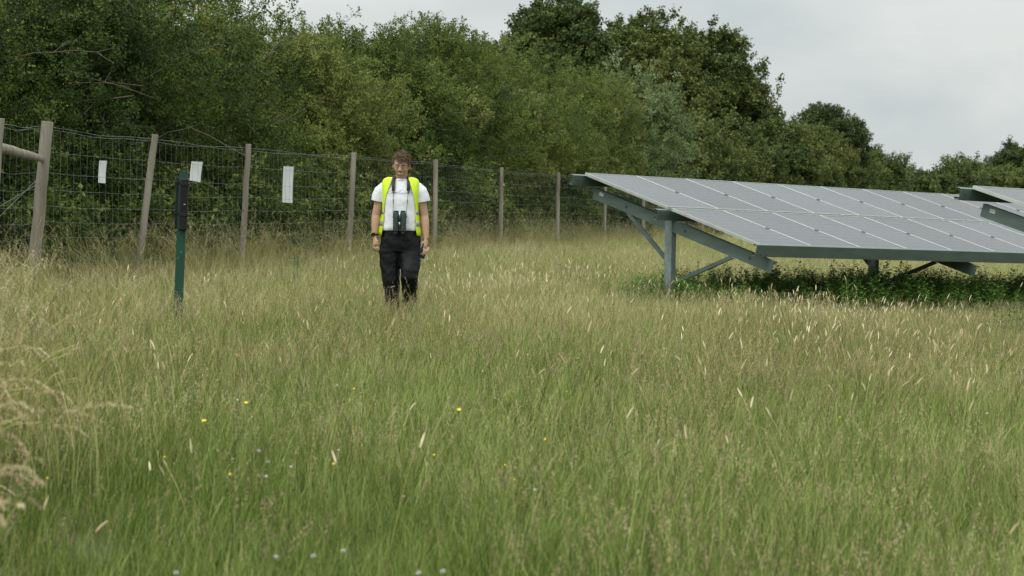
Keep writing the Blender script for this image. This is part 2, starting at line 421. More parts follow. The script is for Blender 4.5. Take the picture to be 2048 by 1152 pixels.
def build_protos():
    rnd = random.Random(5)
    L = []
    for k in range(6):                                   # leafy tuft
        mb = MB()
        for i in range(56):
            mb.cur = rnd.random(); a = rnd.uniform(0, 6.28); r = .15 * math.sqrt(rnd.random())
            blade(mb, r * math.cos(a), r * math.sin(a), rnd.uniform(.12, .34), rnd.uniform(.0022, .0046), rnd.uniform(0, 6.28), rnd.uniform(.02, .5), rnd.uniform(.1, 2.0), rnd)
        L.append(mb.mesh('leaf_tuft', M['grass']))
    protos('tuft', L)
    L = []
    for k in range(6):                                   # fine flowering stems with an open haze of spikelets
        g = MB(); h = MB()
        for i in range(13):
            g.cur = rnd.random(); h.cur = rnd.random(); a = rnd.uniform(0, 6.28); r = .17 * math.sqrt(rnd.random())
            p, d = stem(g, r * math.cos(a), r * math.sin(a), rnd.uniform(.26, .46), rnd.uniform(0, 6.28), rnd.uniform(0, .28), rnd.uniform(.05, .7))
            panicle(h, p - d * .05, d, rnd.uniform(.06, .11), rnd, 17, .008, .013)
        for i in range(14):
            g.cur = rnd.random(); a = rnd.uniform(0, 6.28); r = .15 * math.sqrt(rnd.random())
            blade(g, r * math.cos(a), r * math.sin(a), rnd.uniform(.2, .40), rnd.uniform(.0018, .0032), rnd.uniform(0, 6.28), rnd.uniform(.02, .35), rnd.uniform(.1, 1.3), rnd)
        L.append(two_mat([(g, M['grass']), (h, M['head'])], 'flowering_tuft'))
    protos('haze', L)
    L = []
    for k in range(5):                                   # stems with a dense pale spike
        g = MB(); h = MB()
        for i in range(4):
            g.cur = rnd.random(); h.cur = rnd.random(); a = rnd.uniform(0, 6.28); r = .15 * math.sqrt(rnd.random()); az = rnd.uniform(0, 6.28)
            p, d = stem(g, r * math.cos(a), r * math.sin(a), rnd.uniform(.30, .46), az, rnd.uniform(0, .25), rnd.uniform(.05, .5))
            spike(h, p, d, rnd.uniform(.035, .065), rnd.uniform(.0034, .0056), rnd.uniform(.0, 1.0), az)
        L.append(two_mat([(g, M['grass']), (h, M['head'])], 'spiked_tuft'))
    protos('spike', L)
    L = []
    for k in range(6):                                   # tall oat grass, blown to the right
        g = MB(); h = MB()
        for i in range(7):
            g.cur = rnd.random(); h.cur = rnd.random(); a = rnd.uniform(0, 6.28); r = .16 * math.sqrt(rnd.random()); az = rnd.gauss(0, .45)
            p, d = stem(g, r * math.cos(a), r * math.sin(a), rnd.uniform(.62, .95), az, rnd.uniform(.05, .3), rnd.uniform(.5, 1.3), n=7, r=.0012)
            d2 = (d + Vector((.25, 0, -.15))).normalized()
            panicle(h, p - d * .05, d2, rnd.uniform(.13, .22), rnd, 34, .011, .008, .28)
        for i in range(12):
            g.cur = rnd.random(); a = rnd.uniform(0, 6.28); r = .17 * math.sqrt(rnd.random())
            blade(g, r * math.cos(a), r * math.sin(a), rnd.uniform(.4, .8), rnd.uniform(.003, .006), rnd.gauss(0, .8), rnd.uniform(.05, .3), rnd.uniform(.6, 1.9), rnd, 5)
        L.append(two_mat([(g, M['grass']), (h, M['head'])], 'oat_grass_tuft'))
    protos('oat', L)
    L = []
    for k in range(6):                                   # the same grass seen close: a few arching stems
        g = MB(); h = MB()
        for i in range(3):
            g.cur = rnd.random(); h.cur = rnd.random(); az = rnd.gauss(0, .5)
            p, d = stem(g, rnd.uniform(-.1, .1), rnd.uniform(-.1, .1), rnd.uniform(.6, .95), az, rnd.uniform(.05, .35), rnd.uniform(.7, 1.6), n=8, r=.0012)
            q = p - d * .02; dd = d.copy(); ln = rnd.uniform(.14, .22)
            for j in range(5):
                panicle(h, q, dd, ln / 4, rnd, 20, .011, .0055, .28); q = q + dd * ln / 5; dd = (dd + Vector((.05, 0, -.18))).normalized()
        for i in range(2):
            g.cur = rnd.random(); blade(g, rnd.uniform(-.1, .1), rnd.uniform(-.1, .1), rnd.uniform(.3, .6), rnd.uniform(.002, .004), rnd.gauss(0, 1), rnd.uniform(.1, .4), rnd.uniform(.6, 1.9), rnd, 5)
        L.append(two_mat([(g, M['grass']), (h, M['head'])], 'arching_oat_grass'))
    protos('oatnear', L)
    def leafquad(mb, c, d, side, ln, w, fold=.25):
        nrm = d.cross(side).normalized()
        mb.add([c, c + d * ln * .45 + side * w * .5 + nrm * w * fold, c + d * ln, c + d * ln * .45 - side * w * .5 + nrm * w * fold], [(0, 1, 2), (0, 2, 3)])
    def twigs(name, m_, num, length, lsz, nleaf, nsub, ratio=.75):
        L = []
        for k in range(num):
            g = MB(); h = MB()
            h.tube([(0, 0, 0), (rnd.uniform(-.03, .03), rnd.uniform(-.03, .03), length * .9)], [.004, .002], 3, caps=False)
            ends = []
            for s_ in range(nsub):
                z = length * rnd.uniform(.1, .95); a = rnd.uniform(0, 6.28); ln = length * rnd.uniform(.2, .45) * (1.15 - z / length)
                d = Vector((math.cos(a), math.sin(a), rnd.uniform(.0, .9))).normalized(); ends.append((Vector((0, 0, z)), d, ln + .05))
            ends.append((Vector((0, 0, length * .5)), Vector((0, 0, 1)), length * .5))
            for i in range(nleaf):
                g.cur = min(1, max(0, rnd.gauss(.5, .25)))
                b, d, ln = rnd.choice(ends); c = b + d * ln * rnd.random() + Vector((rnd.gauss(0, .02), rnd.gauss(0, .02), rnd.gauss(0, .02))) * (lsz / .045)
                ld = (d * .5 + Vector((rnd.gauss(0, .7), rnd.gauss(0, .7), rnd.gauss(.1, .55)))).normalized()
                sd_ = ld.cross(Vector((rnd.gauss(0, .6), rnd.gauss(0, .6), 1))).normalized()
                s = lsz * rnd.uniform(.6, 1.25); leafquad(g, c, ld, sd_, s, s * ratio)
            L.append(two_mat([(g, m_), (h, M['twig'])], name + '_twig'))
        protos(name, L)
    twigs('haw', M['leaf'], 7, .42, .044, 62, 7)
    twigs('bramble', M['leaf'], 6, .36, .062, 34, 6, .7)
    twigs('silver', M['silver_leaf'], 6, .6, .085, 60, 7, .5)
    twigs('oak', M['oak'], 6, .75, .15, 46, 7, .75)
    twigs('farleaf', M['oak'], 5, 1.3, .26, 44, 7, .8)
    L = []
    for k in range(6):                                   # nettle / dock like leafy stems
        g = MB()
        for s_ in range(4):
            bx, by = rnd.uniform(-.12, .12), rnd.uniform(-.12, .12); hh = rnd.uniform(.3, .6); az = rnd.uniform(0, 6.28); ln = rnd.uniform(.0, .25)
            tx, ty = math.cos(az) * ln * hh, math.sin(az) * ln * hh
            g.cur = .2; g.tube([(bx, by, 0), (bx + tx, by + ty, hh)], [.003, .0015], 3, caps=False)
            for i in range(24):
                t = (i + 1) / 24; g.cur = rnd.random(); a = i * 1.57 + rnd.uniform(-.4, .4)
                c = Vector((bx + tx * t, by + ty * t, hh * t)); d = Vector((math.cos(a), math.sin(a), rnd.uniform(-.4, .5))).normalized()
                leafquad(g, c, d, d.cross(Vector((0, 0, 1))).normalized(), (.095 - .05 * t) * rnd.uniform(.8, 1.2), .038 * (1.2 - .6 * t))
        L.append(g.mesh('nettle_clump', M['nettle']))
    protos('nettle', L)
build_protos()
def broad_protos():
    rnd = random.Random(8); L = []
    for k in range(5):
        g = MB()
        for i in range(9):
            g.cur = rnd.random(); a = rnd.uniform(0, 6.28); el = rnd.uniform(.4, 1.3); ln = rnd.uniform(.10, .24); w = ln * rnd.uniform(.22, .42)
            d = Vector((math.cos(a) * math.cos(el), math.sin(a) * math.cos(el), math.sin(el))); sd_ = Vector((-math.sin(a), math.cos(a), 0)); p = Vector((0, 0, 0)); vs = []; n = 6
            for j in range(n + 1):
                t = j / n; ww = w * .5 * math.sin(math.pi * min(1, .08 + t * .92)) ** .7 if t < 1 else 0.001
                up_ = d.cross(sd_).normalized() * (-ww * .35); vs += [p - sd_ * ww - up_, p + Vector((0, 0, 0)), p + sd_ * ww - up_]; p = p + d * ln / n; d = (d + Vector((0, 0, -.16))).normalized()
            g.add(vs, [(3 * j + q, 3 * j + q + 1, 3 * j + q + 4, 3 * j + q + 3) for j in range(n) for q in (0, 1)])
        L.append(g.mesh('broad_leaf_rosette', M['grass']))
    protos('broad', L)
broad_protos()

# ------------------------------------------------------------------ the ground
def make_ground():
    xs = np.concatenate([[-900, -300, -120, -60], np.arange(-30, 50, 1.0), [60, 120, 300, 900]])
    ys = np.concatenate([[-200, -60, -20], np.arange(-6, 130, 1.0), [150, 200, 300, 500, 900, 1600]])
    X, Y = np.meshgrid(xs, ys, indexing='ij'); Z = gh(X, Y)
    V = np.stack([X.ravel(), Y.ravel(), Z.ravel()], 1).tolist(); ny = len(ys)
    F = [(i * ny + j, (i + 1) * ny + j, (i + 1) * ny + j + 1, i * ny + j + 1) for i in range(len(xs) - 1) for j in range(ny - 1)]
    me = mesh_np('ground', V, F); me.materials.append(M['ground']); me.polygons.foreach_set('use_smooth', [True] * len(F))
    tag(link('ground', me), kind='structure')
make_ground()

# fence line: X = .228*Y - 10.97 ; unit vector along it
FD = Vector((.228, 1, 0)).normalized()
def fx(y): return .228 * y - 10.97

# solar table frame of reference (row, down the slope, normal)
az, slp, tlt = R(42.166), R(-1.355), R(15.615)
TR = Vector((math.cos(slp) * math.cos(az), math.cos(slp) * math.sin(az), math.sin(slp)))
TD = Vector((.641787, -.718120, -.269097)).normalized(); TN = TR.cross(TD); TN = TN if TN.z > 0 else -TN
TO = Vector((.979, 30.248, .389 + CAM_H))

# ------------------------------------------------------------------ meadow grass
def noise2(x, y, s, seed):
    r = np.random.default_rng(seed); out = np.zeros_like(x)
    for k in range(6):
        a = r.uniform(0, 6.28); f = r.uniform(.5, 1.6) / s; ph = r.uniform(0, 6.28)
        out += np.sin((x * math.cos(a) + y * math.sin(a)) * f * 6.28 + ph)
    return out / 6 * 1.6
def wedge(rng, y0, y1, dens, marg=2.7, left_fence=2.2, xmax=1e9):
    A = int(dens * (y1 - y0) * (.47 * (y0 + y1) / 2 + 2 * marg))
    y = rng.uniform(y0, y1, int(A * 1.6)); x = rng.uniform(-1, 1, len(y)) * (.235 * y1 + marg)
    k = np.abs(x) < .235 * y + marg; x, y = x[k][:A], y[k][:A]
    k = (x > fx(y) - left_fence) & (x < xmax); return x[k], y[k]
def pxof(x, y): return 1024 + FPX * x / y
def lean_frames(rng, n, lx=.08, amp=.09):
    amp = amp * 1.5; D = np.stack([rng.normal(lx, amp, n), rng.normal(0, amp, n), np.ones(n)], 1)
    return eul(frames(D, rng.uniform(0, 6.28, n)))
def near_table(x, y):
    q = np.stack([x - TO.x, y - TO.y], 1); u = q @ np.array([.741, .671]); v = q @ np.array([.671, -.741])
    return ((v > -1) & (v < 8) & (u > -2.5)).astype(float)
def under_panels(x, y):
    # shade strip below the two tables, where nettles grow instead
    q = np.stack([x - TO.x, y - TO.y], 1); r2 = np.array([.741, .671]); d2 = np.array([.671, -.741])
    u = q @ r2; v = q @ d2
    return ((v > -.3) & (v < 2.9) & (u > -.6)) | ((v > 6.1) & (v < 9.4) & (u > -.2))
def meadow():
    rng = np.random.default_rng(11)
    P = []; S = []; T = []
    for y0, y1, dens, sc in ((5.2, 9, 62, .82), (9, 14, 52, .9), (14, 22, 42, .92), (22, 34, 34, 1.0), (34, 52, 17, 1.35), (52, 80, 7, 1.8)):
        x, y = wedge(rng, y0, y1, dens)
        P.append(np.stack([x, y, gh(x, y)], 1)); S.append(rng.normal(sc, .14, len(x)).clip(.5, 2.2))
    P = np.concatenate(P); S = np.concatenate(S); x, y = P[:, 0], P[:, 1]; px = pxof(x, y)
    g1 = noise2(x, y, 3.2, 3); g2 = noise2(x, y, 1.1, 4)
    far = np.clip((y - 11) / 13, 0, 1)
    t = .17 + .10 * np.clip((y - 8) / 3, 0, 1) + .21 * far + .14 * g1 + .09 * g2 + rng.normal(0, .06, len(x))
    t += .02 * np.clip((y - 22) / 10, 0, 1)
    # lush green foreground on the left, drier ground on the right
    t += .10 * np.clip((px - 900) / 900, -.6, 1) * (1 - .5 * far)
    t -= .16 * np.exp(-((px - 1950) / 260) ** 2) * (y > 17) * (y < 28)
    t -= .10 * np.clip((y - 15) / 5, 0, 1) * np.clip((1000 - px) / 250, 0, 1)
    S *= 1 - .28 * near_table(x, y)
    S *= 1 - .22 * np.clip(1 - (y - 6) / 6, 0, 1)
    k = ~under_panels(x, y) | (rng.random(len(x)) < .5)
    o = scatter('meadow_grass', 'tuft', P[k], lean_frames(rng, k.sum(), .07, .10), S[k], t[k].clip(0, 1), rng=rng)
    tag(o, 'dense green and straw coloured blades of rough meadow grass covering the field', 'grass', kind='stuff')
    # flowering stems
    P = []; S = []
    for y0, y1, dens in ((5.5, 9, 18), (9, 14, 26), (14, 22, 28), (22, 34, 21), (34, 52, 12), (52, 80, 5)):
        x, y = wedge(rng, y0, y1, dens); P.append(np.stack([x, y, gh(x, y)], 1)); S.append(rng.normal(1 + max(0, y0 - 22) / 90, .15, len(x)).clip(.6, 1.7))
    P = np.concatenate(P); S = np.concatenate(S); x, y = P[:, 0], P[:, 1]; px = pxof(x, y); S *= .92 - .24 * near_table(x, y)
    g1 = noise2(x, y, 2.6, 8); g3 = noise2(x, y, 5, 9)
    pr = .62 + .5 * g1 + .3 * g3; pr += .25 * (y > 14)
    pr = np.where((y < 12) & (px < 1250), pr - .12, pr)
    k = (rng.random(len(x)) < pr) & (~under_panels(x, y) | (rng.random(len(x)) < .15))
    t = .32 + .20 * g3 + .20 * np.clip((y - 15) / 12, 0, 1) - .30 * np.exp(-((px - 1700) / 230) ** 2 - ((y - 21) / 1.6) ** 2) - .25 * np.exp(-((px - 1120) / 200) ** 2 - ((y - 14.5) / 1.5) ** 2) + rng.normal(0, .08, len(x))
    o = scatter('flowering_grass', 'haze', P[k], lean_frames(rng, k.sum(), .07, .08), S[k], t[k].clip(0, 1), rng=rng)
    tag(o, 'thin flowering grass stems with a hazy pinkish tan bloom over the field', 'grass', kind='stuff')
    # pale spikes, in drifts
    P = []; S = []
    for y0, y1, dens in ((6, 12, 3.5), (12, 26, 7), (26, 42, 6)):
        x, y = wedge(rng, y0, y1, dens); P.append(np.stack([x, y, gh(x, y)], 1)); S.append(rng.normal(1, .12, len(x)).clip(.6, 1.5))
    P = np.concatenate(P); S = np.concatenate(S); x, y = P[:, 0], P[:, 1]; px = pxof(x, y)
    drift = np.zeros(len(x))
    for cx, cy, w, h_, a in ((700, 8.2, 260, .7, .8), (1650, 19.5, 190, 2.2, 1.3), (1800, 17.0, 190, 1.4, 1.3), (1690, 24.5, 220, 2.2, 1.5), (1080, 27, 240, 4, .8), (1500, 11.5, 160, 2.2, .5),
                             (640, 16, 130, 2, .4), (120, 15, 150, 4, .5), (850, 23, 200, 3, .6), (1300, 33, 200, 4, .8)):
        drift += a * np.exp(-((px - cx) / w) ** 2 - ((y - cy) / h_) ** 2)
    k = (rng.random(len(x)) < drift + .06) & ~under_panels(x, y)
    t = .62 + rng.normal(0, .17, len(x)) + .1 * (px > 1400)
    o = scatter('pale_seed_heads', 'spike', P[k], lean_frames(rng, k.sum(), .04, .09), S[k], t[k].clip(0, 1), rng=rng)
    tag(o, 'drifts of cream seed spikes standing above the grass, thickest on the right', 'seed heads', kind='stuff')
    # tall oat grass: along the fence, and close at the left edge
    y = rng.uniform(22, 82, 2500); x = fx(y) + rng.normal(-.35, .75, len(y))
    k = rng.random(len(y)) < (1.25 - (y - 22) / 75); x, y = x[k], y[k]
    s = rng.normal(.98, .15, len(x)).clip(.6, 1.35) - .22 * (x > fx(y)); t = .74 + rng.normal(0, .10, len(x))
    y2 = rng.uniform(9, 22, 750)
    ex = (-.012 + rng.exponential(.018, len(y2)) * -1 + rng.exponential(.02, len(y2)))
    x2 = -.2327 * y2 + ex * y2 - .05
    s2 = rng.normal(.98, .11, len(x2)) * .90; t2 = .66 + rng.normal(0, .12, len(x2))
    X = np.concatenate([x, x2]); Y = np.concatenate([y, y2])
    o = scatter('tall_oat_grass', 'oat', np.stack([X, Y, gh(X, Y)], 1), eul(frames(np.stack([rng.normal(.06, .08, len(X)), rng.normal(0, .07, len(X)), np.ones(len(X))], 1), rng.normal(0, .25, len(X)))),
                np.concatenate([s, s2]), np.concatenate([t, t2]).clip(0, 1), rng=rng)
    tag(o, 'tall wind-blown oat grass with tan drooping heads along the fence and at the left edge', 'grass', kind='stuff')
    y = rng.uniform(4.8, 10.5, 330); x = -.2327 * y - .24 - rng.exponential(.25, len(y))
    o = scatter('arching_oat_grass', 'oatnear', np.stack([x, y, gh(x, y)], 1), eul(frames(np.stack([rng.normal(.08, .1, len(x)), rng.normal(0, .08, len(x)), np.ones(len(x))], 1), rng.normal(0, .3, len(x)))),
                rng.normal(.98, .16, len(x)), (.42 + rng.normal(0, .12, len(x))).clip(0, 1), rng=rng)
    tag(o, 'out-of-focus arching oat grass with tan heads close by at the lower left edge', 'grass', kind='stuff')
meadow()

def nettles():
    rng = np.random.default_rng(21)
    def strip(n, v0, v1, u0, u1):
        u = rng.uniform(u0, u1, n); v = rng.uniform(v0, v1, n)
        return TO.x + u * .741 + v * .671, TO.y + u * .671 - v * .741, u, v
    x, y, u, v = strip(2600, .9, 3.3, -.3, 14)
    x2, y2, u2, v2 = strip(45, 1.2, 2.3, -1.4, 0.4)
    x = np.concatenate([x, x2]); y = np.concatenate([y, y2]); u = np.concatenate([u, u2])
    s = rng.normal(.86, .2, len(x)).clip(.4, 1.15) * np.where(u < .8, .75, 1) * (1 + .22 * noise2(x, y, 1.3, 6))
    x3, y3, _, _ = strip(260, 6.3, 9.3, .3, 5)
    s3 = rng.normal(.8, .15, len(x3)); X = np.concatenate([x, x3]); Y = np.concatenate([y, y3]); S = np.concatenate([s, s3])
    o = scatter('nettle_bed', 'nettle', np.stack([X, Y, gh(X, Y)], 1), lean_frames(rng, len(X), 0, .12), S, (.45 + rng.normal(0, .2, len(X))).clip(0, 1), rng=rng)
    tag(o, 'dark green nettles and docks growing in the shade under the solar tables', 'nettles', kind='stuff')
nettles()
def broad_weeds():
    rng = np.random.default_rng(31); x, y = wedge(rng, 9.5, 24, 2.2, 1); g = noise2(x, y, 2.2, 14); k = (rng.random(len(x)) < .35 + .5 * g); x, y = x[k], y[k]
    o = scatter('broad_leaf_weeds', 'broad', np.stack([x, y, gh(x, y) + rng.uniform(.03, .12, len(x))], 1), lean_frames(rng, len(x), 0, .12), rng.uniform(.35, .75, len(x)), rng.uniform(.0, .16, len(x)), rng=rng)
    tag(o, 'scattered broad-leaved weeds low in the meadow grass', 'weeds', kind='stuff')
broad_weeds()

# ------------------------------------------------------------------ hedge and trees
def grow(rng, c, r, base, nl, per, lr, droop=.0, upb=.35, shoots=6, fill=.25, squash=.75):
    """twig positions and directions: lobes of foliage spread over a rough ellipsoid"""
    c = np.array(c, float); r = np.array(r, float)
    d = rng.normal(0, 1, (nl, 3)); d[:, 2] += .25; d /= np.linalg.norm(d, axis=1, keepdims=True)
    rad = rng.uniform(.50, 1.0, nl) ** .8 * (1 + .10 * np.sin(d[:, 0] * 5 + c[0]) + .08 * np.sin(d[:, 2] * 7 + c[1]))
    LC = c + d * r * rad[:, None]
    LR = np.exp(rng.normal(-.10, .42, nl)) * lr
    nf = int(nl * fill); df = rng.normal(0, 1, (nf, 3)); df /= np.linalg.norm(df, axis=1, keepdims=True)
    LC = np.concatenate([LC, c + df * r * rng.uniform(.1, .6, (nf, 1))]); LR = np.concatenate([LR, rng.uniform(.9, 1.4, nf) * lr])
    n = len(LC); li = np.repeat(np.arange(n), per)
    q = rng.normal(0, 1, (len(li), 3)); q[:, 2] = q[:, 2] + .3; q /= np.linalg.norm(q, axis=1, keepdims=True)
    out = (LC[li] - c) / r; out /= np.maximum(np.linalg.norm(out, axis=1, keepdims=True), 1e-6)
    P = LC[li] + q * LR[li][:, None] * np.array([1.15, 1.15, squash]) * rng.uniform(.70, 1.0, (len(li), 1))
    D = q * .8 + out * .7 + np.array([0, 0, upb - droop]) + rng.normal(0, .3, q.shape)
    lt = rng.normal(0, .17, n)[li]                      # every lobe a little different in colour
    if shoots:
        th = rng.uniform(0, 6.28, shoots); rr = rng.uniform(.1, .8, shoots)
        bx = c[0] + np.cos(th) * rr * r[0]; by = c[1] + np.sin(th) * rr * r[1]; bz = c[2] + r[2] * np.sqrt(1 - rr ** 2) * .92
        for i in range(shoots):
            L_ = rng.uniform(.35, .95) * lr * 1.4; k = 7; t = np.linspace(.0, 1, k)[:, None]; ax = np.array([rng.normal(0, .35), rng.normal(0, .35), 1.0])
            P = np.concatenate([P, np.array([bx[i], by[i], bz[i]]) + ax * t * L_ + rng.normal(0, .02, (k, 3))]); D = np.concatenate([D, ax + rng.normal(0, .5, (k, 3))]); lt = np.concatenate([lt, np.zeros(k)])
    k = P[:, 2] > base
    return P[k], D[k], lt[k]
def limbs(rng, mb, base, c, r, nst, rad, sub=5):
    for i in range(nst):
        a = rng.uniform(0, 6.28); b = Vector(base) + Vector((math.cos(a), math.sin(a), 0)) * rad * (1.5 if nst > 1 else 0)
        d = Vector((rng.normal(0, .35), rng.normal(0, .35), rng.uniform(.2, .6)))
        e_ = Vector((c[0] + d.x * r[0], c[1] + d.y * r[1], c[2] + d.z * r[2]))
        P = [b.lerp(e_, t) + Vector((rng.normal(0, .05), rng.normal(0, .05), 0)) * t * (r[0] * .5) for t in np.linspace(0, 1, 6)]
        mb.tube(P, [rad * (1 - .75 * t) for t in np.linspace(0, 1, 6)], 7)
        for j in range(sub):
            t = rng.uniform(.3, .95); q = b.lerp(e_, t); dd = rng.normal(0, 1, 3); dd[2] = abs(dd[2]) * .6 + .15; dd /= np.linalg.norm(dd)
            ln = rng.uniform(.25, .55) * r[0]; e2 = q + Vector(dd) * ln
            P = [q.lerp(e2, s) + Vector((rng.normal(0, .06), rng.normal(0, .06), rng.normal(0, .05))) * ln * s for s in np.linspace(0, 1, 5)]
            mb.tube(P, [rad * .38 * (1 - .8 * s) for s in np.linspace(0, 1, 5)], 5)
def plant(name, key, label, cat, group, X, Y, top, w, depth, tint, seed, base=.25, nl=60, per=34, lr=.55, nst=4, rad=.07, tv=.07, cb=None, topsc=(1, 1), **kw):
    rng = np.random.default_rng(seed); gz = ghf(X, Y)
    t = empty(name, (X, Y, gz)); tag(t, label, cat, group)
    ext = .5 * lr + {'haw': .18, 'bramble': .1, 'silver': .3, 'oak': .42, 'farleaf': .8}[key]
    h = top - gz - ext; w = max(w * .6, w - ext * 1.2); cb_ = .12 * h if cb is None else cb
    cz = (h + cb_) / 2; r = (w / 2, depth / 2, (h - cb_) / 2)
    P, D, lt = grow(rng, (0, 0, cz), r, base, nl, per, lr, **kw)
    mb = MB(); limbs(rng, mb, (0, 0, -.1), (0, 0, cz), r, nst, rad); mb.build('trunk', M['bark'], t, smooth=True)
    if key in ('haw', 'bramble'):
        mb = MB()
        for i in range(46 if key == 'haw' else 14):
            q = rng.normal(0, 1, 3); q[1] = -abs(q[1]) * .8; q[0] = q[0]; q /= np.linalg.norm(q); p = Vector((0, 0, cz)) + Vector((q[0] * r[0], q[1] * r[1], q[2] * r[2])) * float(rng.uniform(.7, 1.0))
            d = Vector((rng.normal(0, 1), rng.normal(0, .6), rng.normal(.25, .5))).normalized(); ln = rng.uniform(.4, 1.5) * (1 if key == 'haw' else .6); bend = Vector(rng.normal(0, .35, 3)); Q = []
            for k in range(6): Q.append(p + d * ln * k / 5 + bend * (k / 5) ** 2 * ln * .5 + Vector(rng.normal(0, .015, 3)))
            mb.tube(Q, [.008, .007, .006, .005, .004, .002], 3)
            for k in (2, 3, 4):
                e_ = Q[k] + (d + Vector(rng.normal(0, .8, 3))).normalized() * ln * .22; mb.tube([Q[k], e_], [.004, .002], 3)
        mb.build('bare_twigs', M['drytwig'], t)['kind'] = 'stuff'
    tt = (tint + lt + rng.normal(0, tv, len(P))).clip(0, 1)
    scatter('crown', key, P, eul(frames(D, rng.uniform(0, 6.28, len(P)))), rng.uniform(.75, 1.25, len(P)) * topsc[0], tt, parent=t, rng=rng)['kind'] = 'stuff'
    return t
def hx(y): return .228 * y - 14.2
# the hedge, near to far: depth, pixel row of its top, label, colour, kind
HEDGE = [
 (27.0, -160, 'dark shaggy hedge bush at the left edge, behind the round timber rail', .10, 6.2),
 (32.0, -120, 'tall dark hedge tree with olive leaves filling the upper left corner', .20, 6.0),
 (37.0, -55, 'dark green hedge tree above the second and third fence posts, its top out of frame', .34, 5.6),
 (42.0, 78, 'hawthorn behind the third fence post, with bare branches sticking out above', .58, 5.2),
 (47.0, 66, 'high ragged hawthorn left of the walking man, with tufts against the sky', .38, 5.4),
 (52.0, 78, 'broad mid green hawthorn directly behind the walking man', .50, 5.8),
 (58.0, 108, 'rounded hawthorn just right of the walking man, drooping towards the fence', .60, 5.8),
 (64.0, 138, 'domed hawthorn behind the fence at the foot of the tallest tree', .40, 5.8),
 (71.0, 150, 'olive green bush above the raised left corner of the solar table', .56, 5.6),
 (88.0, 205, 'leafy bush right of the silvery one, above the first solar panels', .44, 6.2),
 (98.0, 250, 'dull green bush below the spreading tree with gaps in its crown', .50, 6.2),
 (110.0, 262, 'brownish green bush under the right side of the spreading tree', .28, 6.5),
 (124.0, 240, 'dark olive bush between the spreading tree and the dark domed tree', .34, 7),
 (140.0, 256, 'bush in front of the dark domed tree, left one', .50, 7.5),
 (160.0, 270, 'bush in front of the dark domed tree, right one', .42, 8),
 (185.0, 294, 'low yellowish bush just right of the dark domed tree', .60, 9),
 (215.0, 294, 'distant olive bush where the hedge starts to drop away', .42, 10),
 (260.0, 336, 'second last bush of the receding hedge', .50, 12),
 (310.0, 372, 'last and smallest looking bush at the far end of the receding hedge', .40, 14),
]
def hor(px): return 400 + .01396 * (px - 1024)
first_haw = None
for i, (Y, ty, lab, tint, dep) in enumerate(HEDGE):
    X = hx(Y); px = pxof(X, Y); top = (hor(px) - ty) * Y / FPX + CAM_H
    far = Y > 120
    nl = 58 if Y < 60 else 52 if Y < 120 else 46
    t = plant('hedge_bush' if i not in (1, 2) else 'hedge_tree', 'haw' if Y < 80 else 'oak' if Y < 200 else 'farleaf', lab, 'bush' if i not in (1, 2) else 'tree', 'bushes of the long hedge', X, Y, top, 5.0 if not far else 6.5, dep, tint, 100 + i,
              nl=nl, per=62 if Y < 60 else 46, lr=.70 if Y < 80 else .8 if Y < 200 else 1.2, nst=4, rad=.08, fill=.15, droop=.15, shoots=22 if Y < 80 else 8, topsc=(1.0 if Y < 80 else .8, 1))
    if i == 3:
        mb = MB(); rr = random.Random(3)
        tip = at(500, 14, Y - 1.2) - Vector(t.location)
        b0 = Vector((-.9, -.4, 3.6))
        b0 = at(440, 90, Y - 1.0) - Vector(t.location)
        for k in range(9):
            e_ = tip + Vector((rr.uniform(-.55, .15), rr.uniform(-.3, .3), rr.uniform(-.12, .28)))
            P = [b0.lerp(e_, s) + Vector((rr.gauss(0, .05), 0, rr.gauss(0, .045))) for s in (0, .2, .4, .6, .8, 1)]
            mb.tube(P, [.022, .016, .012, .009, .006, .004], 4)
            for q in range(3):
                s = rr.uniform(.4, .95); p = b0.lerp(e_, s); mb.tube([p, p + Vector((rr.uniform(.05, .3), 0, rr.uniform(-.16, .2)))], [.006, .003], 3)
        mb.build('bare_branch', M['deadwood'], t)
# silvery bush in the gap of the hedge
Y = 79.0; X = hx(Y) + .5; px = pxof(X, Y)
plant('silvery_bush', 'silver', 'silvery grey-green bush in the hedge below the brownish tree', 'bush', 'bushes of the long hedge', X, Y, (hor(px) - 168) * Y / FPX + CAM_H, 5.0, 4.6, .46, 301, nl=44, per=24, lr=.62, droop=-.1, shoots=10)

# undergrowth just behind the fence
BR = [(24.5, 'dark bramble thicket behind the round timber rail at the left edge'), (28.5, 'bramble thicket behind the narrow white card'), (32.5, 'bramble thicket behind the white card beside the green post'),
      (36.5, 'bramble thicket behind the tall white card'), (41, 'bramble thicket behind the fence, left of the walking man'), (46, 'bramble thicket seen through the fence at the walking man\'s left shoulder'),
      (51.5, 'bramble thicket behind the fence post right of the man'), (57.5, 'bramble thicket at the two fence posts left of the solar table'), (64, 'bramble thicket seen under the raised corner of the solar table'), (72, 'farthest bramble thicket, behind the solar table')]
for i, (Y, lab) in enumerate(BR):
    X = fx(Y) - 2.0
    rr = random.Random(i + 40)
    t = plant('bramble_thicket', 'bramble', lab, 'bramble', 'bramble thickets behind the fence', X, Y, 1.75 + rr.uniform(-.25, .3), 2.2, 5.4, .36 + rr.uniform(-.12, .1), 500 + i,
              nl=64, per=30, lr=.42, nst=3, rad=.015, cb=-.3, base=.02, droop=.3, shoots=14, tv=.14)

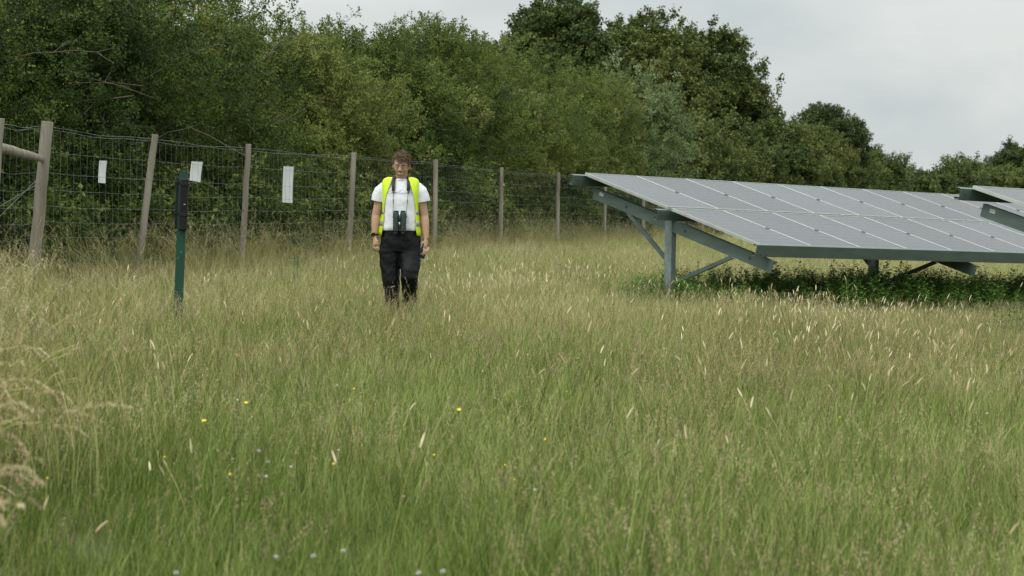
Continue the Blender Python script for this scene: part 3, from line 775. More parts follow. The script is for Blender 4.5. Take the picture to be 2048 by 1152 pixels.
# big trees behind the hedge
plant('sycamore_tree', 'oak', 'tall dark green tree, leftmost of the group behind the hedge', 'tree', 'tall trees behind the hedge', (1098 - 1024) / FPX * 104, 104, (400 - 12) * 104 / FPX + CAM_H, 7.4, 7, .26, 701,
      nl=120, per=42, lr=.75, nst=2, rad=.2, cb=2.2, base=1.5, shoots=12)
plant('field_maple_tree', 'oak', 'brownish green tree in the middle of the tall group behind the hedge', 'tree', 'tall trees behind the hedge', (1248 - 1024) / FPX * 108, 108, (401 - 34) * 108 / FPX + CAM_H, 8.6, 7, .47, 702,
      nl=120, per=40, lr=.8, nst=2, rad=.2, cb=2.2, base=1.5, shoots=12)
plant('oak_tree', 'oak', 'spreading tree with gaps in its crown, rightmost of the tall group', 'tree', 'tall trees behind the hedge', (1402 - 1024) / FPX * 112, 112, (402 - 50) * 112 / FPX + CAM_H, 7.0, 6.5, .40, 703,
      nl=70, per=36, lr=.75, nst=4, rad=.16, cb=1.2, base=1.2, shoots=14, fill=.08)
plant('domed_tree', 'oak', 'dark domed tree standing alone above the hedge, right of the tall group', 'tree', 'tall trees behind the hedge', (1642 - 1024) / FPX * 175, 175, (408 - 206) * 175 / FPX + CAM_H, 7.2, 7, .12, 704,
      nl=90, per=40, lr=.85, nst=2, rad=.2, cb=1.5, base=1.2, shoots=8)
for i, (px, ty, w, Y, tint, lab) in enumerate(((1880, 338, 9, 250, .30, 'low bush at the left end of the far hedge'), (1925, 324, 8, 262, .34, 'higher bush of the far hedge, above the near solar table corner'),
                                           (1985, 334, 9, 255, .5, 'olive bush of the far hedge, left of the far dark tree'), (2050, 336, 10, 258, .46, 'bush of the far hedge at the right edge of the picture'), (2115, 335, 10, 260, .4, 'far hedge bush beyond the right edge'))):
    plant('far_hedge_bush', 'farleaf', lab, 'bush', 'bushes of the far hedge', (px - 1024) / FPX * Y, Y, (hor(px) - ty) * Y / FPX + CAM_H, w, 8, tint, 800 + i, nl=46, per=20, lr=1.3, nst=3, rad=.12, shoots=5)
plant('far_dark_tree', 'farleaf', 'dark rounded tree rising above the far hedge at the right edge', 'tree', None, (2020 - 1024) / FPX * 300, 300, (414 - 288) * 300 / FPX + CAM_H, 7.5, 7, .05, 820,
      nl=60, per=22, lr=1.2, nst=2, rad=.2, cb=2, base=2, shoots=5)

# ------------------------------------------------------------------ fence
POSTS = [(24.95, 95, 243, .070), (28.1, 310, 269, .045), (31.5, 497, 288, .042), (36.5, 708, 305, .046), (41.6, 871, 319, .046), (47.0, 1003, 335, .044), (52.8, 1117, 345, .044), (59.0, 1211, 357, .045)]
LEAN = [-.19, -.26, -.10, -.09, 0.0, .0, -.01, -.01]     # how far the foot stands from under the top, m
def make_fence():
    f = empty('wire_fence', (fx(24.95), 24.95, 0))
    tag(f, 'stock fence of round timber posts and galvanised wire mesh running along the hedge', 'fence')
    o = Vector(f.location); tops = []
    def post(top, lean, r, name='post'):
        g = Vector((top.x + lean, top.y, ghf(top.x + lean, top.y) - .1)); mb = MB(); n = 9; rr = random.Random(int(top.y * 10))
        P = [g.lerp(top, k / (n - 1)) + Vector((rr.gauss(0, .003), rr.gauss(0, .003), 0)) for k in range(n)]
        mb.tube([p - o for p in P], [r * (1.04 - .07 * k / (n - 1)) * rr.uniform(.98, 1.02) for k in range(n)], 14)
        return bevel(mb.build(name, M['wood'], f, smooth=False), .004, 1)
    for (Y, px, py, r), ln in zip(POSTS, LEAN):
        tp = at(px, py, Y); tops.append(tp); p_ = post(tp, ln, r)
    y = 65.0; X_ = None
    while y < 128:
        tp = Vector((fx(y), y, ghf(fx(y), y) + 1.93)); tops.append(tp); post(tp, 0, .045); y += 6.2
    # box strainer to the left: stout post and round rail
    s0 = at(-2, 236, 23.3); tops.insert(0, s0); post(s0, -.16, .065)
    a = at(-40, 286, 23.2); b = at(84, 317, 24.86); mb = MB(); rr = random.Random(2)
    P = [a.lerp(b, k / 8) + Vector((0, 0, rr.gauss(0, .004))) for k in range(9)]
    mb.tube([p - o for p in P], [.062, .060, .058, .057, .055, .053, .050, .045, .034], 14); mb.build('rail', M['wood'], f, smooth=True)
    # brace wires
    mb = MB(); g0 = at(86, 356, 24.9)
    for q, (ex, ey) in enumerate(((-30, 430), (-30, 462))):
        p0 = at(80, 365 if q == 0 else 353, 24.9); p1 = at(ex, ey, 23.6); mb.tube([p0 - o, p1 - o], .0035, 4)
    mb.build('brace_wire', M['wire'], f)
    # mesh: horizontals follow the post tops, sagging a little
    drops = [.055, .085, .33, .57, .76, .95, 1.13, 1.30, 1.46, 1.61, 1.74]
    for h_i, dz in enumerate(drops):
        mb = MB()
        for k in range(len(tops) - 1):
            A, B = tops[k], tops[k + 1]; n = 14 if A.y < 60 else 4; rr = random.Random(k * 31 + h_i)
            if k == 0: off = Vector((0, 0, 0))
            ph = rr.uniform(0, 6.28); am = .012 if h_i < 2 else .006
            P = []
            for j in range(n + 1):
                t = j / n; p = A.lerp(B, t); sag = math.sin(math.pi * t)
                zz = p.z - dz * (1.0) - .02 * sag + am * math.sin(ph + t * 9) * sag
                P.append(Vector((p.x - .05 + rr.gauss(0, .004), p.y, zz)) - o)
            mb.tube(P, 0.0021 if h_i > 1 else .0028, 3, caps=False)
        mb.build('line_wire', M['wire'], f)
    mb = MB()
    for k in range(len(tops) - 1):
        A, B = tops[k], tops[k + 1]
        if A.y > 95: break
        n = int((B - A).length / .185); rr = random.Random(k + 77)
        for j in range(n):
            t = (j + .5) / n; p = A.lerp(B, t); sag = -.02 * math.sin(math.pi * t)
            P = [Vector((p.x - .05 + rr.gauss(0, .005), p.y + rr.gauss(0, .008), p.z - d_ + sag)) - o for d_ in (.085, .33, .57, .95, 1.30, 1.74)]
            mb.tube(P, .0015, 3, caps=False)
    tag(mb.build('upright_wires', M['wire'], f), kind='stuff')
make_fence()

def make_cards():
    data = [('narrow white card fixed to the fence mesh right of the thick strainer post', 206, 344, 26.6, [(199.5, 321), (213.5, 321.5), (210.5, 366.5), (197, 365.5)]),
            ('leaning short white card fixed to the fence just right of the green post', 393, 343, 29.4, [(384, 322.5), (405, 324), (400.5, 364.5), (380, 361)]),
            ('long white card fixed to the fence between the third and fourth posts', 576, 369, 33.4, [(567.5, 332.5), (587, 333.5), (584.5, 406), (565, 405)])]
    for lab, cx, cy, Y, cs in data:
        Y = (cx and (10.97 + .08) / (.228 - (cx - 1024) / FPX))       # on the mesh, just behind it
        pts = []
        for (px, py) in cs:
            Yc = (10.97 + .085) / (.228 - (px - 1024) / FPX); pts.append(at(px, py, Yc))
        nrm = (pts[1] - pts[0]).cross(pts[2] - pts[0]).normalized() * .0035
        c = sum(pts, Vector()) / 4; mb = MB(); n = 6; vs = []
        for s in (-1, 1):
            for j in range(n + 1):
                t = j / n; l = pts[0].lerp(pts[3], t); r = pts[1].lerp(pts[2], t); bow = nrm * 1.2 * math.sin(t * math.pi) * (1 if s else 1)
                vs += [l - c + nrm * s + bow, r - c + nrm * s + bow]
        m = 2 * (n + 1); fs = []
        for j in range(n):
            a = 2 * j; fs.append((a, a + 1, a + 3, a + 2)); fs.append((m + a, m + a + 2, m + a + 3, m + a + 1))
            fs.append((a, a + 2, m + a + 2, m + a)); fs.append((a + 1, m + a + 1, m + a + 3, a + 3))
        fs.append((0, m, m + 1, 1)); fs.append((2 * n, 2 * n + 1, m + 2 * n + 1, m + 2 * n))
        mb.add(vs, fs); o = mb.build('white_card', M['card'], None, loc=c)
        tag(o, lab, 'card', 'white cards hung on the fence')
make_cards()

# ------------------------------------------------------------------ solar tables
def tf(u, v, w): return TR * u + TD * v + TN * w       # table frame -> offset from its corner
TM = Matrix((TR, -TD, TN)).transposed()
def pv_meshes():
    W_, L_, T_ = .99, 1.65, .038; fr = .0115
    mb = MB(); mb.box((W_ / 2, L_ / 2, -.004 - .003), (W_ - 2 * fr, L_ - 2 * fr, .006)); glass = mb.mesh('solar_panel', M['pv'])
    mb = MB()
    mb.box((fr / 2, L_ / 2, -T_ / 2), (fr, L_, T_)); mb.box((W_ - fr / 2, L_ / 2, -T_ / 2), (fr, L_, T_))
    mb.box((W_ / 2, fr / 2, -T_ / 2), (W_ - 2 * fr, fr, T_ - .001)); mb.box((W_ / 2, L_ - fr / 2, -T_ / 2), (W_ - 2 * fr, fr, T_ - .001))
    frame = mb.mesh('frame', M['alu'])
    mb = MB(); mb.box((0, 0, -.004), (.035, .05, .008)); cl = mb.mesh('clamp', M['clamp'])
    return glass, frame, cl
PVG, PVF, CLM = pv_meshes()
def channel(mb, a, b, side, upd, w, h, th=.006, lip=.018):
    """C channel from a to b; web stands on the near side, flanges point along 'side'"""
    a, b = Vector(a), Vector(b); d = b - a; L_ = d.length; d.normalize()
    Mx = Matrix((d, side, upd)).transposed(); c = (a + b) / 2
    mb.box(c, (L_, th, h), Mx)
    mb.box(c + side * (w / 2 + th / 2) + upd * (h / 2 - th / 2), (L_, w, th), Mx); mb.box(c + side * (w / 2 + th / 2) - upd * (h / 2 - th / 2), (L_, w, th), Mx)
    mb.box(c + side * (w + th) + upd * (h / 2 - th - lip / 2), (L_, th, lip), Mx); mb.box(c + side * (w + th) - upd * (h / 2 - th - lip / 2), (L_, th, lip), Mx)
def solar_table(label, origin, ncol, frames_u, front_label):
    t = empty('solar_table', origin); tag(t, label, 'solar panels', 'solar tables in the field')
    org = Vector(origin); q = TM.to_euler()
    for r_, v0 in ((0, 0), (1, 1.73)):
        for i in range(ncol):
            p = link('solar_panel', PVG, t, tf(i * 1.0 + .005, v0 + 1.65, 0)); p.rotation_euler = q
            f_ = link('frame', PVF, p)
            if i:
                for vv in (.42, 1.23) if 0 else (.84,):
                    c = link('clamp', CLM, t, tf(i * 1.0, v0 + vv, .007)); c.rotation_euler = q
    ue = ncol + .15
    for vv, hh in ((.0, .14), (1.69, .14), (3.385, .155)):
        mb = MB()
        if vv > 3: channel(mb, tf(-.12, vv + .03, -.075 + .002), tf(ue, vv + .03, -.075 + .002), -TD, TN, .06, hh)
        else: channel(mb, tf(-.2, vv, -.043 - hh / 2), tf(ue, vv, -.043 - hh / 2), TD * -1, TN, .06, hh)
        ra = mb.build('rail', M['rail'], t)
        for bx in (.05, .16):                            # bolt holes near the end
            b_ = MB(); vo = .038 if vv > 3 else .010
            b_.box(tf(-.16 + bx + (.09 if vv > 3 else 0), vv + vo, -.075 - hh / 4), (.018, .012, .018), TM); b_.build('bolt', M['clamp'], ra)
    # short front flange / drip edge under the top rail
    for k, u in enumerate(frames_u):
        mb = MB(); channel(mb, tf(u, .09, -.262), tf(u, 3.50, -.262), TR, TN, .06, .155)
        bm_ = mb.build('rafter', M['rail'], t)
        for vv in (.75, 1.9, 3.1):
            b_ = MB(); b_.box(tf(u - .008, vv, -.26), (.012, .03, .03), TM); b_.build('bolt', M['clamp'], bm_)
        if k == 0:
            s_ = MB(); s_.box(tf(u - .0045, .24, -.235), (.002, .075, .04), TM); st = s_.build('sticker', M['sticker'], bm_)
            s_ = MB()
            for j in range(4): s_.box(tf(u - .0062, .215 + j * .016, -.235 + (.004 if j % 2 else 0)), (.001, .010, .014), TM)
            s_.build('printing', M['ink'], bm_)
        # post: open hat section driven into the ground
        c = org + tf(u + .035, 1.6, -.30); gz = ghf(c.x, c.y) - .1; pz = (gz + c.z + .10) / 2; H_ = c.z + .10 - gz
        Z = Vector((0, 0, 1)); A = Vector((.741, .671, 0)); B_ = Vector((.671, -.741, 0))
        Mx = Matrix((A, B_, Z)).transposed(); mb = MB(); cc = Vector((c.x, c.y, pz)) - org
        mb.box(cc - A * .04 + B_ * .0, (.006, .13, H_), Mx)                                 # web facing left
        mb.box(cc + A * .003 + B_ * .062, (.08, .006, H_), Mx); mb.box(cc + A * .003 - B_ * .062, (.08, .006, H_), Mx)
        mb.box(cc + A * .040 + B_ * .045, (.006, .028, H_), Mx); mb.box(cc + A * .040 - B_ * .045, (.006, .028, H_), Mx)
        mb.build('post', M['galv'], t)
        gl = c.z
        for vv, zz in ((.80, .68), (2.80, .36)):
            a = tf(u + .02, vv, -.335); b = Vector((cc.x, cc.y, 0)) + B_ * (.08 if vv > 1.6 else -.08); b.z = (ghf(c.x, c.y) + zz) - org.z
            d = (b - a).normalized(); sd_ = A; ud = d.cross(sd_).normalized()
            mb = MB(); Mb = Matrix((d, sd_, ud)).transposed(); m_ = (a + b) / 2; L_ = (a - b).length
            mb.box(m_ - sd_ * .02, (L_, .005, .05), Mb); mb.box(m_ + ud * .0225, (L_, .035, .005), Mb); mb.box(m_ - ud * .0225, (L_, .035, .005), Mb)
            mb.build('brace', M['rail'], t)
    return t
solar_table('long solar table of two panel rows on a tilted steel frame across the right half', TO, 13, (.17, 4.47, 8.77, 12.9), None)
T2 = at(1945.4, 371, 25.4)
solar_table('nearer solar table of which only the raised left corner shows at the right edge', T2, 4, (.17, 3.6), None)

# ------------------------------------------------------------------ green post with black device
def green_post():
    Y = 19.7; top = at(367.5, 343, Y); bot = Vector((top.x - .05, Y, ghf(top.x, Y) - .05))
    t = empty('detector_post', (bot.x, Y, bot.z)); tag(t, 'dark green steel post with a black plastic case strapped to each side', 'post')
    t.rotation_euler = (0, math.atan2(top.x - bot.x, top.z - bot.z), R(4)); 
    H = (top - bot).length; mb = MB()
    w = .078
    mb.box((0, -.035, H / 2), (w, .004, H)); mb.box((-w / 2 + .002, 0, H / 2), (.004, .066, H)); mb.box((w / 2 - .002, 0, H / 2), (.004, .066, H))
    mb.box((-w / 2 + .014, .033, H / 2), (.024, .004, H)); mb.box((w / 2 - .014, .033, H / 2), (.024, .004, H))
    bevel(mb.build('post', M['pgreen'], t), .002)
    c = MB(); c.box((0, 0, H + .003), (w + .006, .082, .006)); c.build('cap', M['clamp'], t)
    def case(x, sgn, z0, z1, wd):
        mb = MB(); pr = [(-.045, -.030), (-.030, -.045), (.030, -.045), (.045, -.030), (.045, .030), (.03, .04), (-.03, .04), (-.045, .03)]
        vs = []; zs = [z0, z0 + .012, z1 - .012, z1]; k = [.86, 1, 1, .86]
        for z, s in zip(zs, k): vs += [(x + a * s * wd, (-.082 if sgn > 0 else .008) + b * s, z) for a, b in pr]
        fs = [(i * 8 + j, i * 8 + (j + 1) % 8, (i + 1) * 8 + (j + 1) % 8, (i + 1) * 8 + j) for i in range(3) for j in range(8)] + [tuple(range(7, -1, -1)), tuple(24 + j for j in range(8))]
        mb.add(vs, fs); cs = bevel(mb.build('device_case', M['black'], t), .002)
        for zb in (z1 - .055, z0 + .14):
            b = MB(); yy = -.082 if sgn > 0 else .008; b.box((x + .006 * sgn, yy - .002, zb), (.106 * wd, .098, .024)); bevel(b.build('strap', M['black'], cs), .003)
        return cs
    z1 = H - .062; z0 = z1 - .465
    cs = case(.017, 1, z0, z1, .80); case(-.045, -1, z0 + .01, z1 + .015, .40)
    b = MB(); b.box((.030, -.1285, z1 - .23), (.018, .002, .004)); b.build('marking', M['sticker'], cs)
    b = MB(); b.box((.006, -.038, H - .72), (.008, .003, .005)); b.build('bolt', M['alu'], t)
green_post()

# thin wire marker in the grass
mb = MB(); wp = at(590, 500, 27); gz = ghf(wp.x, wp.y)
mb.tube([(-.008, 0, 0), (-.01, 0, .62)], .004, 5); mb.tube([(.03, 0, 0), (.034, 0, .60)], .003, 5); mb.tube([(-.05, 0, .54), (.055, 0, .555)], .0035, 5)
tag(mb.build('wire_marker', M['clamp'], None, loc=(wp.x, wp.y, gz)), 'thin dark wire marker standing in the grass in front of the fence', 'marker')

# ------------------------------------------------------------------ the walking man
def make_person():
    PX, PY = -1.085, 21.2; gz = -.005
    t = empty('person', (PX, PY, gz)); tag(t, 'walking man in a white T-shirt, open yellow hi-vis waistcoat and black trousers, looking down', 'person')
    # ---- body: one continuous skin surface
    b = MB()
    th = R(14)                                            # head bowed forward
    HM = Matrix.Rotation(R(3), 3, 'Y') @ Matrix.Rotation(R(-5), 3, 'Z') @ Matrix.Rotation(th, 3, 'X')
    hc = Vector((.008, -.035, 1.632))
    def skull(v):
        x, y, z = v.x, v.y, v.z
        X = x * .076; Y = y * .096; Z = z * .128
        if z < 0:                                         # narrow towards the jaw
            k = 1 - .30 * (-z) ** 1.5; X *= k
            if y > 0: Y *= 1 - .55 * (-z)
            else: Y *= 1 - .12 * (-z)
        if y < 0:
            Y *= 1 - .10 * max(0, 1 - abs(x) * 1.4)      # flatter face
            if z < -.5: Y -= .014 * math.exp(-(x / .35) ** 2) * math.exp(-((z + .86) / .2) ** 2)      # chin
            Y -= .007 * math.exp(-((z - .18) / .10) ** 2) * math.exp(-(x / .75) ** 4)                # brow ridge
            Y += .009 * math.exp(-((z - .03) / .11) ** 2) * math.exp(-((abs(x) - .42) / .20) ** 2)      # eye sockets
            Y -= .006 * math.exp(-((z + .25) / .14) ** 2) * math.exp(-((abs(x) - .62) / .16) ** 2)     # cheekbones
        return Vector((X, Y, Z))
    b.ell(hc, None, 56, 44, HM, skull)
    def hp(x, y, z): return hc + HM @ Vector((x, y, z))
    # nose, lips, ears
    b.tube([hp(0, -.080, .016), hp(0, -.094, -.004), hp(0, -.106, -.024), hp(0, -.100, -.036)], [.007, .009, .0115, .008], 10)
    b.capsule(hp(-.012, -.090, -.032), hp(.012, -.090, -.032), .008)
    b.capsule(hp(-.020, -.084, -.064), hp(.020, -.084, -.064), .0075); b.capsule(hp(-.015, -.084, -.073), hp(.015, -.084, -.073), .0075)
    for s in (-1, 1):
        b.ell(hp(s * .079, .006, -.012), (.008, .017, .030), 12, 10, HM @ Matrix.Rotation(s * .3, 3, 'Z'))
        b.ell(hp(s * .031, -.077, .004), (.014, .010, .009), 12, 8, HM)         # closed-down lids
    b.tube([(.004, .018, 1.44), (.004, .010, 1.50), (.006, -.005, 1.56), (.008, -.010, 1.60)], [.066, .057, .057, .056], 20)
    b.loft([(0, 0, .98, .13, .09, 2.4), (0, 0, 1.1, .13, .09, 2.4), (0, 0, 1.25, .145, .10, 2.4), (0, .0, 1.38, .16, .095, 2.4), (0, .01, 1.45, .13, .07, 2.2), (0, .015, 1.48, .07, .055, 2)])
    def arm(sh, el, wr, s, fingers, thumb):
        sh, el, wr = Vector(sh), Vector(el), Vector(wr)
        def mix(a, b_, t): return a.lerp(b_, t)
        P = [sh, mix(sh, el, .3), mix(sh, el, .6), mix(sh, el, .85), el, mix(el, wr, .18), mix(el, wr, .4), mix(el, wr, .7), mix(el, wr, .92), wr]
        b.tube(P, [.046, .047, .045, .043, .041, .044, .042, .034, .0275, .026], 16)
        f0 = fingers[0]
        for pts, r in fingers + [thumb]:
            for i in range(len(pts) - 1): b.capsule(pts[i], pts[i + 1], r * (1 - .09 * i), r * (1 - .09 * (i + 1)), 8)
    # right arm (left in the picture), hand hanging, loosely curled
    wr = Vector((-.243, -.015, .950)); fg = []
    b.tube([wr + Vector((0, 0, .02)), wr + Vector((.002, -.006, -.03)), wr + Vector((.006, -.012, -.075)), wr + Vector((.008, -.014, -.095))], [.024, .033, .038, .030], 14, flat=.55, ref=(.35, -.9, 0))
    for i, (o_, l) in enumerate(((-.030, .92), (-.010, 1.05), (.011, 1.0), (.031, .80))):
        k = wr + Vector((.010 + o_ * .75, -.016 + abs(o_) * .1 - o_ * .5, -.082))
        p1 = k + Vector((.008, -.012, -.036)) * l; p2 = p1 + Vector((.016, .004, -.022)) * l; p3 = p2 + Vector((.016, .014, -.008)) * l
        fg.append(([k, p1, p2, p3], .0088))
    tb = ([wr + Vector((.012, -.028, -.025)), wr + Vector((.030, -.046, -.052)), wr + Vector((.036, -.048, -.082))], .0100)
    arm((-.180, .010, 1.405), (-.235, .025, 1.150), wr, -1, fg, tb)
    # left arm (right in the picture), hand round a phone
    wr = Vector((.250, -.012, .930)); fg = []
    b.tube([wr + Vector((0, 0, .02)), wr + Vector((-.001, -.006, -.03)), wr + Vector((-.004, -.012, -.072)), wr + Vector((-.005, -.013, -.090))], [.024, .033, .037, .030], 14, flat=.55, ref=(.35, .9, 0))
    for i, (o_, l) in enumerate(((-.030, .95), (-.010, 1.08), (.011, 1.0), (.031, .80))):
        k = wr + Vector((-.002 + o_ * .75, -.016 + o_ * .45, -.080))
        p1 = k + Vector((.008, -.014, -.034)) * l; p2 = p1 + Vector((-.010, -.004, -.026)) * l; p3 = p2 + Vector((-.018, .004, -.012)) * l
        fg.append(([k, p1, p2, p3], .0088))
    tb = ([wr + Vector((-.016, -.028, -.025)), wr + Vector((-.036, -.042, -.048)), wr + Vector((-.044, -.040, -.080))], .0100)
    arm((.180, .010, 1.405), (.228, .028, 1.150), wr, 1, fg, tb)
    # pelvis and legs inside the trousers
    b.loft([(0, 0, .86, .11, .08, 2.4), (0, 0, .93, .13, .09, 2.4), (0, 0, 1.0, .12, .085, 2.4)])
    RL = [(-.085, .0, .86), (-.080, -.02, .50), (-.058, .0, .10)]; LL = [(.095, .0, .86), (.103, -.085, .54), (.090, .175, .20)]
    for Lg in (RL, LL):
        a, k_, f_ = map(Vector, Lg)
        b.tube([a, a.lerp(k_, .5), k_, k_.lerp(f_, .35), f_], [.062, .050, .036, .030, .028], 14)
    body = b.build('body', M['skin'], t, smooth=True); remesh(body, .0042, 3)
    # ---- face details
    for s in (-1, 1):
        m = MB(); P = [hp(s * x, y, z) for x, y, z in ((.014, -.0905, .0215), (.027, -.0895, .026), (.040, -.0835, .0245), (.050, -.074, .018))]
        m.tube(P, [.0030, .0042, .0036, .0020], 8, flat=.8); m.build('eyebrow', M['brow'], t, smooth=True)
        m = MB(); P = [hp(s * x, y, z) for x, y, z in ((.018, -.0865, .001), (.031, -.0885, -.0015), (.044, -.081, .001))]
        m.tube(P, [.001, .0018, .001], 8); m.build('eyelash', M['brow'], t, smooth=True)
    m = MB(); m.tube([hp(x, y, z) for x, y, z in ((-.024, -.087, -.069), (-.01, -.0925, -.0685), (.01, -.0925, -.0685), (.024, -.087, -.069))], [.002, .0042, .0042, .002], 8); m.build('lips', M['lips'], t, smooth=True)
    # ---- hair: cap plus tousled locks
    h = MB(); rr = random.Random(9)
    def cap(v):
        x, y, z = v.x, v.y, v.z
        k = 1 + .05 * math.sin(x * 7 + y * 5) + .04 * math.sin(z * 9 + x * 6)
        X, Y, Z = x * .083 * k, y * .103 * k, z * .137 * k
        if y < -.15:
            lim = .62
            if z < lim: Y *= .74; X *= .86 if abs(x) < .85 else 1; Z = Z
        return Vector((X, Y, Z + (.012 if z > 0 else 0)))
    vs_mb = MB(); vs_mb.ell((0, 0, 0), None, 40, 30, None, lambda v: cap(v) * .97)
    keep = []
    for f_ in vs_mb.f:
        c = sum((Vector(vs_mb.v[i]) for i in f_), Vector()) / 4
        zl = .070 if c.y < -.045 else (-.005 if c.y < .01 else -.070)
        keep.append(c.z > zl)
    h.add([hp(*v) for v in vs_mb.v], [f for f, k in zip(vs_mb.f, keep) if k])
    for i in range(560):
        a = rr.uniform(0, 6.28); el = math.asin(rr.uniform(.12, 1)) if rr.random() < .8 else rr.uniform(-.5, .3)
        n_ = Vector((math.cos(el) * math.cos(a), math.cos(el) * math.sin(a), math.sin(el)))
        if n_.y < -.3 and n_.z < .48: continue
        if n_.z < .0 and n_.y < .15: continue
        p = Vector((n_.x * .078, n_.y * .098, n_.z * .131 + (.011 if n_.z > 0 else 0)))
        fl = Vector((rr.gauss(.35, .5), rr.gauss(-.7, .4), rr.gauss(-.2, .3))); fl = (fl - n_ * fl.dot(n_)).normalized()
        ln = rr.uniform(.035, .065); lift = rr.uniform(.15, .6) if n_.z > .5 else .05
        q = [p]
        for j in range(3):
            p = p + (fl + n_ * lift * (1 - j * .6)).normalized() * ln / 3; fl = (fl + Vector((0, 0, -.25))).normalized(); q.append(p)
        h.cur = rr.random(); h.tube([hp(*x) for x in q], [.0036, .0042, .003, .0008], 5, flat=.5)
    h.build('hair', M['hair'], t, smooth=True)
    # ---- T-shirt
    s = MB(); ex = 2.5
    s.loft([(0, 0, 1.005, .178, .135, ex), (0, -.004, 1.03, .181, .138, ex), (0, -.006, 1.10, .172, .136, ex), (0, -.006, 1.2, .168, .132, ex), (0, -.004, 1.30, .176, .130, ex), (0, 0, 1.38, .188, .122, ex), (0, .006, 1.43, .186, .104, 2.4), (0, .010, 1.462, .176, .088, 2.3), (0.002, .014, 1.488, .135, .074, 2.1), (.004, .010, 1.505, .072, .064, 2)], 48)
    for q in (-1, 1):
        s.tube([(q * .120, .008, 1.425), (q * .165, .008, 1.412), (q * .192, .010, 1.385), (q * .211, .013, 1.34), (q * .222, .015, 1.283)], [.055, .058, .063, .064, .066], 24)
    sh = s.build('t_shirt', M['shirt'], t, smooth=True); remesh(sh, .006, 3, [(.12, .013), (.05, .004)])
    m = MB(); m.tube([Vector((.004 + .067 * math.cos(a), .004 + .066 * math.sin(a), 1.503 + .014 * math.sin(a))) for a in np.linspace(0, 6.283, 25)], .006, 6, caps=False); m.build('collar', M['shirt'], t, smooth=True)
    # ---- trousers
    s = MB()
    s.loft([(0, 0, .80, .150, .125, 2.6), (.003, 0, .86, .188, .135, 2.6), (.003, 0, .93, .192, .138, 2.6), (.002, 0, .99, .178, .132, 2.6), (0, -.002, 1.035, .160, .126, 2.6)], 40)
    def leg(secs): s.loft(secs, 32)
    leg([(-.056, -.01, .08, .055, .075, 2.3), (-.058, -.01, .14, .062, .085, 2.3), (-.063, -.01, .26, .066, .088, 2.3), (-.069, -.015, .38, .069, .092, 2.3), (-.078, -.02, .50, .080, .096, 2.3), (-.090, -.015, .61, .088, .105, 2.4), (-.097, -.005, .70, .098, .112, 2.4), (-.094, 0, .80, .106, .122, 2.4), (-.09, 0, .86, .10, .12, 2.4), (-.09, 0, .92, .08, .11, 2.4)])
    leg([(.084, .22, .14, .046, .070, 2.3), (.086, .17, .22, .056, .080, 2.3), (.092, .08, .36, .068, .086, 2.3), (.100, -.05, .47, .074, .090, 2.3), (.098, -.115, .55, .084, .098, 2.3), (.102, -.095, .63, .094, .108, 2.4), (.099, -.035, .72, .100, .114, 2.4), (.096, -.01, .80, .106, .122, 2.4), (.09, 0, .86, .10, .12, 2.4), (.09, 0, .92, .08, .11, 2.4)])
    tr = s.build('trousers', M['trousers'], t, smooth=True); remesh(tr, .008, 3, [(.16, .028), (.06, .016)])
    m = MB(); m.box((-.085, -.112, .463), (.012, .003, .008), Matrix.Rotation(-.25, 3, 'Y')); m.build('red_mark', M['red'], t)
    m = MB()
    for k in range(5): m.box((-.072 + k * .008, -.112 + .002 * (k > 2), .466 + k * .0022), (.0052, .003, .0055), Matrix.Rotation(-.25, 3, 'Y'))
    m.build('trouser_print', M['white'], t)
    for (x, y, z, tilt) in ((-.058, -.03, .0, 0), (.092, .21, .07, .7)):
        m = MB(); Mt = Matrix.Rotation(tilt, 3, 'X')
        vs = MB(); vs.loft([(0, -.045, 0, .045, .125, 2.6), (0, -.045, .03, .046, .125, 2.6), (0, -.035, .06, .042, .105, 2.4), (0, .01, .10, .040, .058, 2.2), (0, .02, .15, .040, .050, 2)], 20)
        m.add([Mt @ Vector(v) + Vector((x, y, z)) for v in vs.v], vs.f); m.build('boot', M['boot'], t, smooth=True)
    # ---- waistcoat: an open shell that hangs from the shoulders
    prof = [(1.518, .120, .058, .074), (1.508, .158, .078, .078), (1.480, .178, .100, .086), (1.43, .182, .122, .102), (1.38, .180, .138, .121), (1.30, .174, .147, .144), (1.21, .172, .149, .154),
            (1.12, .177, .146, .153), (1.04, .185, .148, .161), (.965, .193, .150, .169)]
    for side in (-1, 1):
        rows = []; n = 22
        for iz, (z, a, bb, xin) in enumerate(prof):
            fl = max(0, 1.2 - z)
            c = min(.98, (xin / a)); th0 = math.asin(c ** (3.0 / 2)) if c < 1 else 1.4
            row = []
            for k in range(n + 1):
                tt = th0 + (math.pi - th0) * k / n
                sx, cy = math.sin(tt), math.cos(tt)
                x = a * abs(sx) ** (2 / 3.0); y = -bb * math.copysign(abs(cy) ** (2 / 3.0), cy)
                wv = .006 * math.sin(tt * 7 + z * 9 + side) * min(1, fl * 5)
                bk = max(0.0, min(1.0, (y + .03) / .09)); x += bk * fl * (.42 if side < 0 else .20)
                row.append(Vector((side * (x + wv), y + .004 + .10 * fl * bk, z + .008 * math.sin(tt * 3 + 1) * min(1, fl * 4))))
            rows.append(row)
        def shell(r0, r1, mb_, off=0.0):
            vs = [p for r_ in rows[r0:r1 + 1] for p in r_]; w_ = n + 1
            fs = [(i * w_ + k, i * w_ + k + 1, (i + 1) * w_ + k + 1, (i + 1) * w_ + k) for i in range(r1 - r0) for k in range(n)]
            mb_.add(vs, fs)
        m = MB(); shell(0, len(rows) - 1, m); v_ = m.build('waistcoat', M['vest'], t, smooth=True)
        sb = v_.modifiers.new('sub', 'SUBSURF'); sb.levels = 1; sb.render_levels = 1
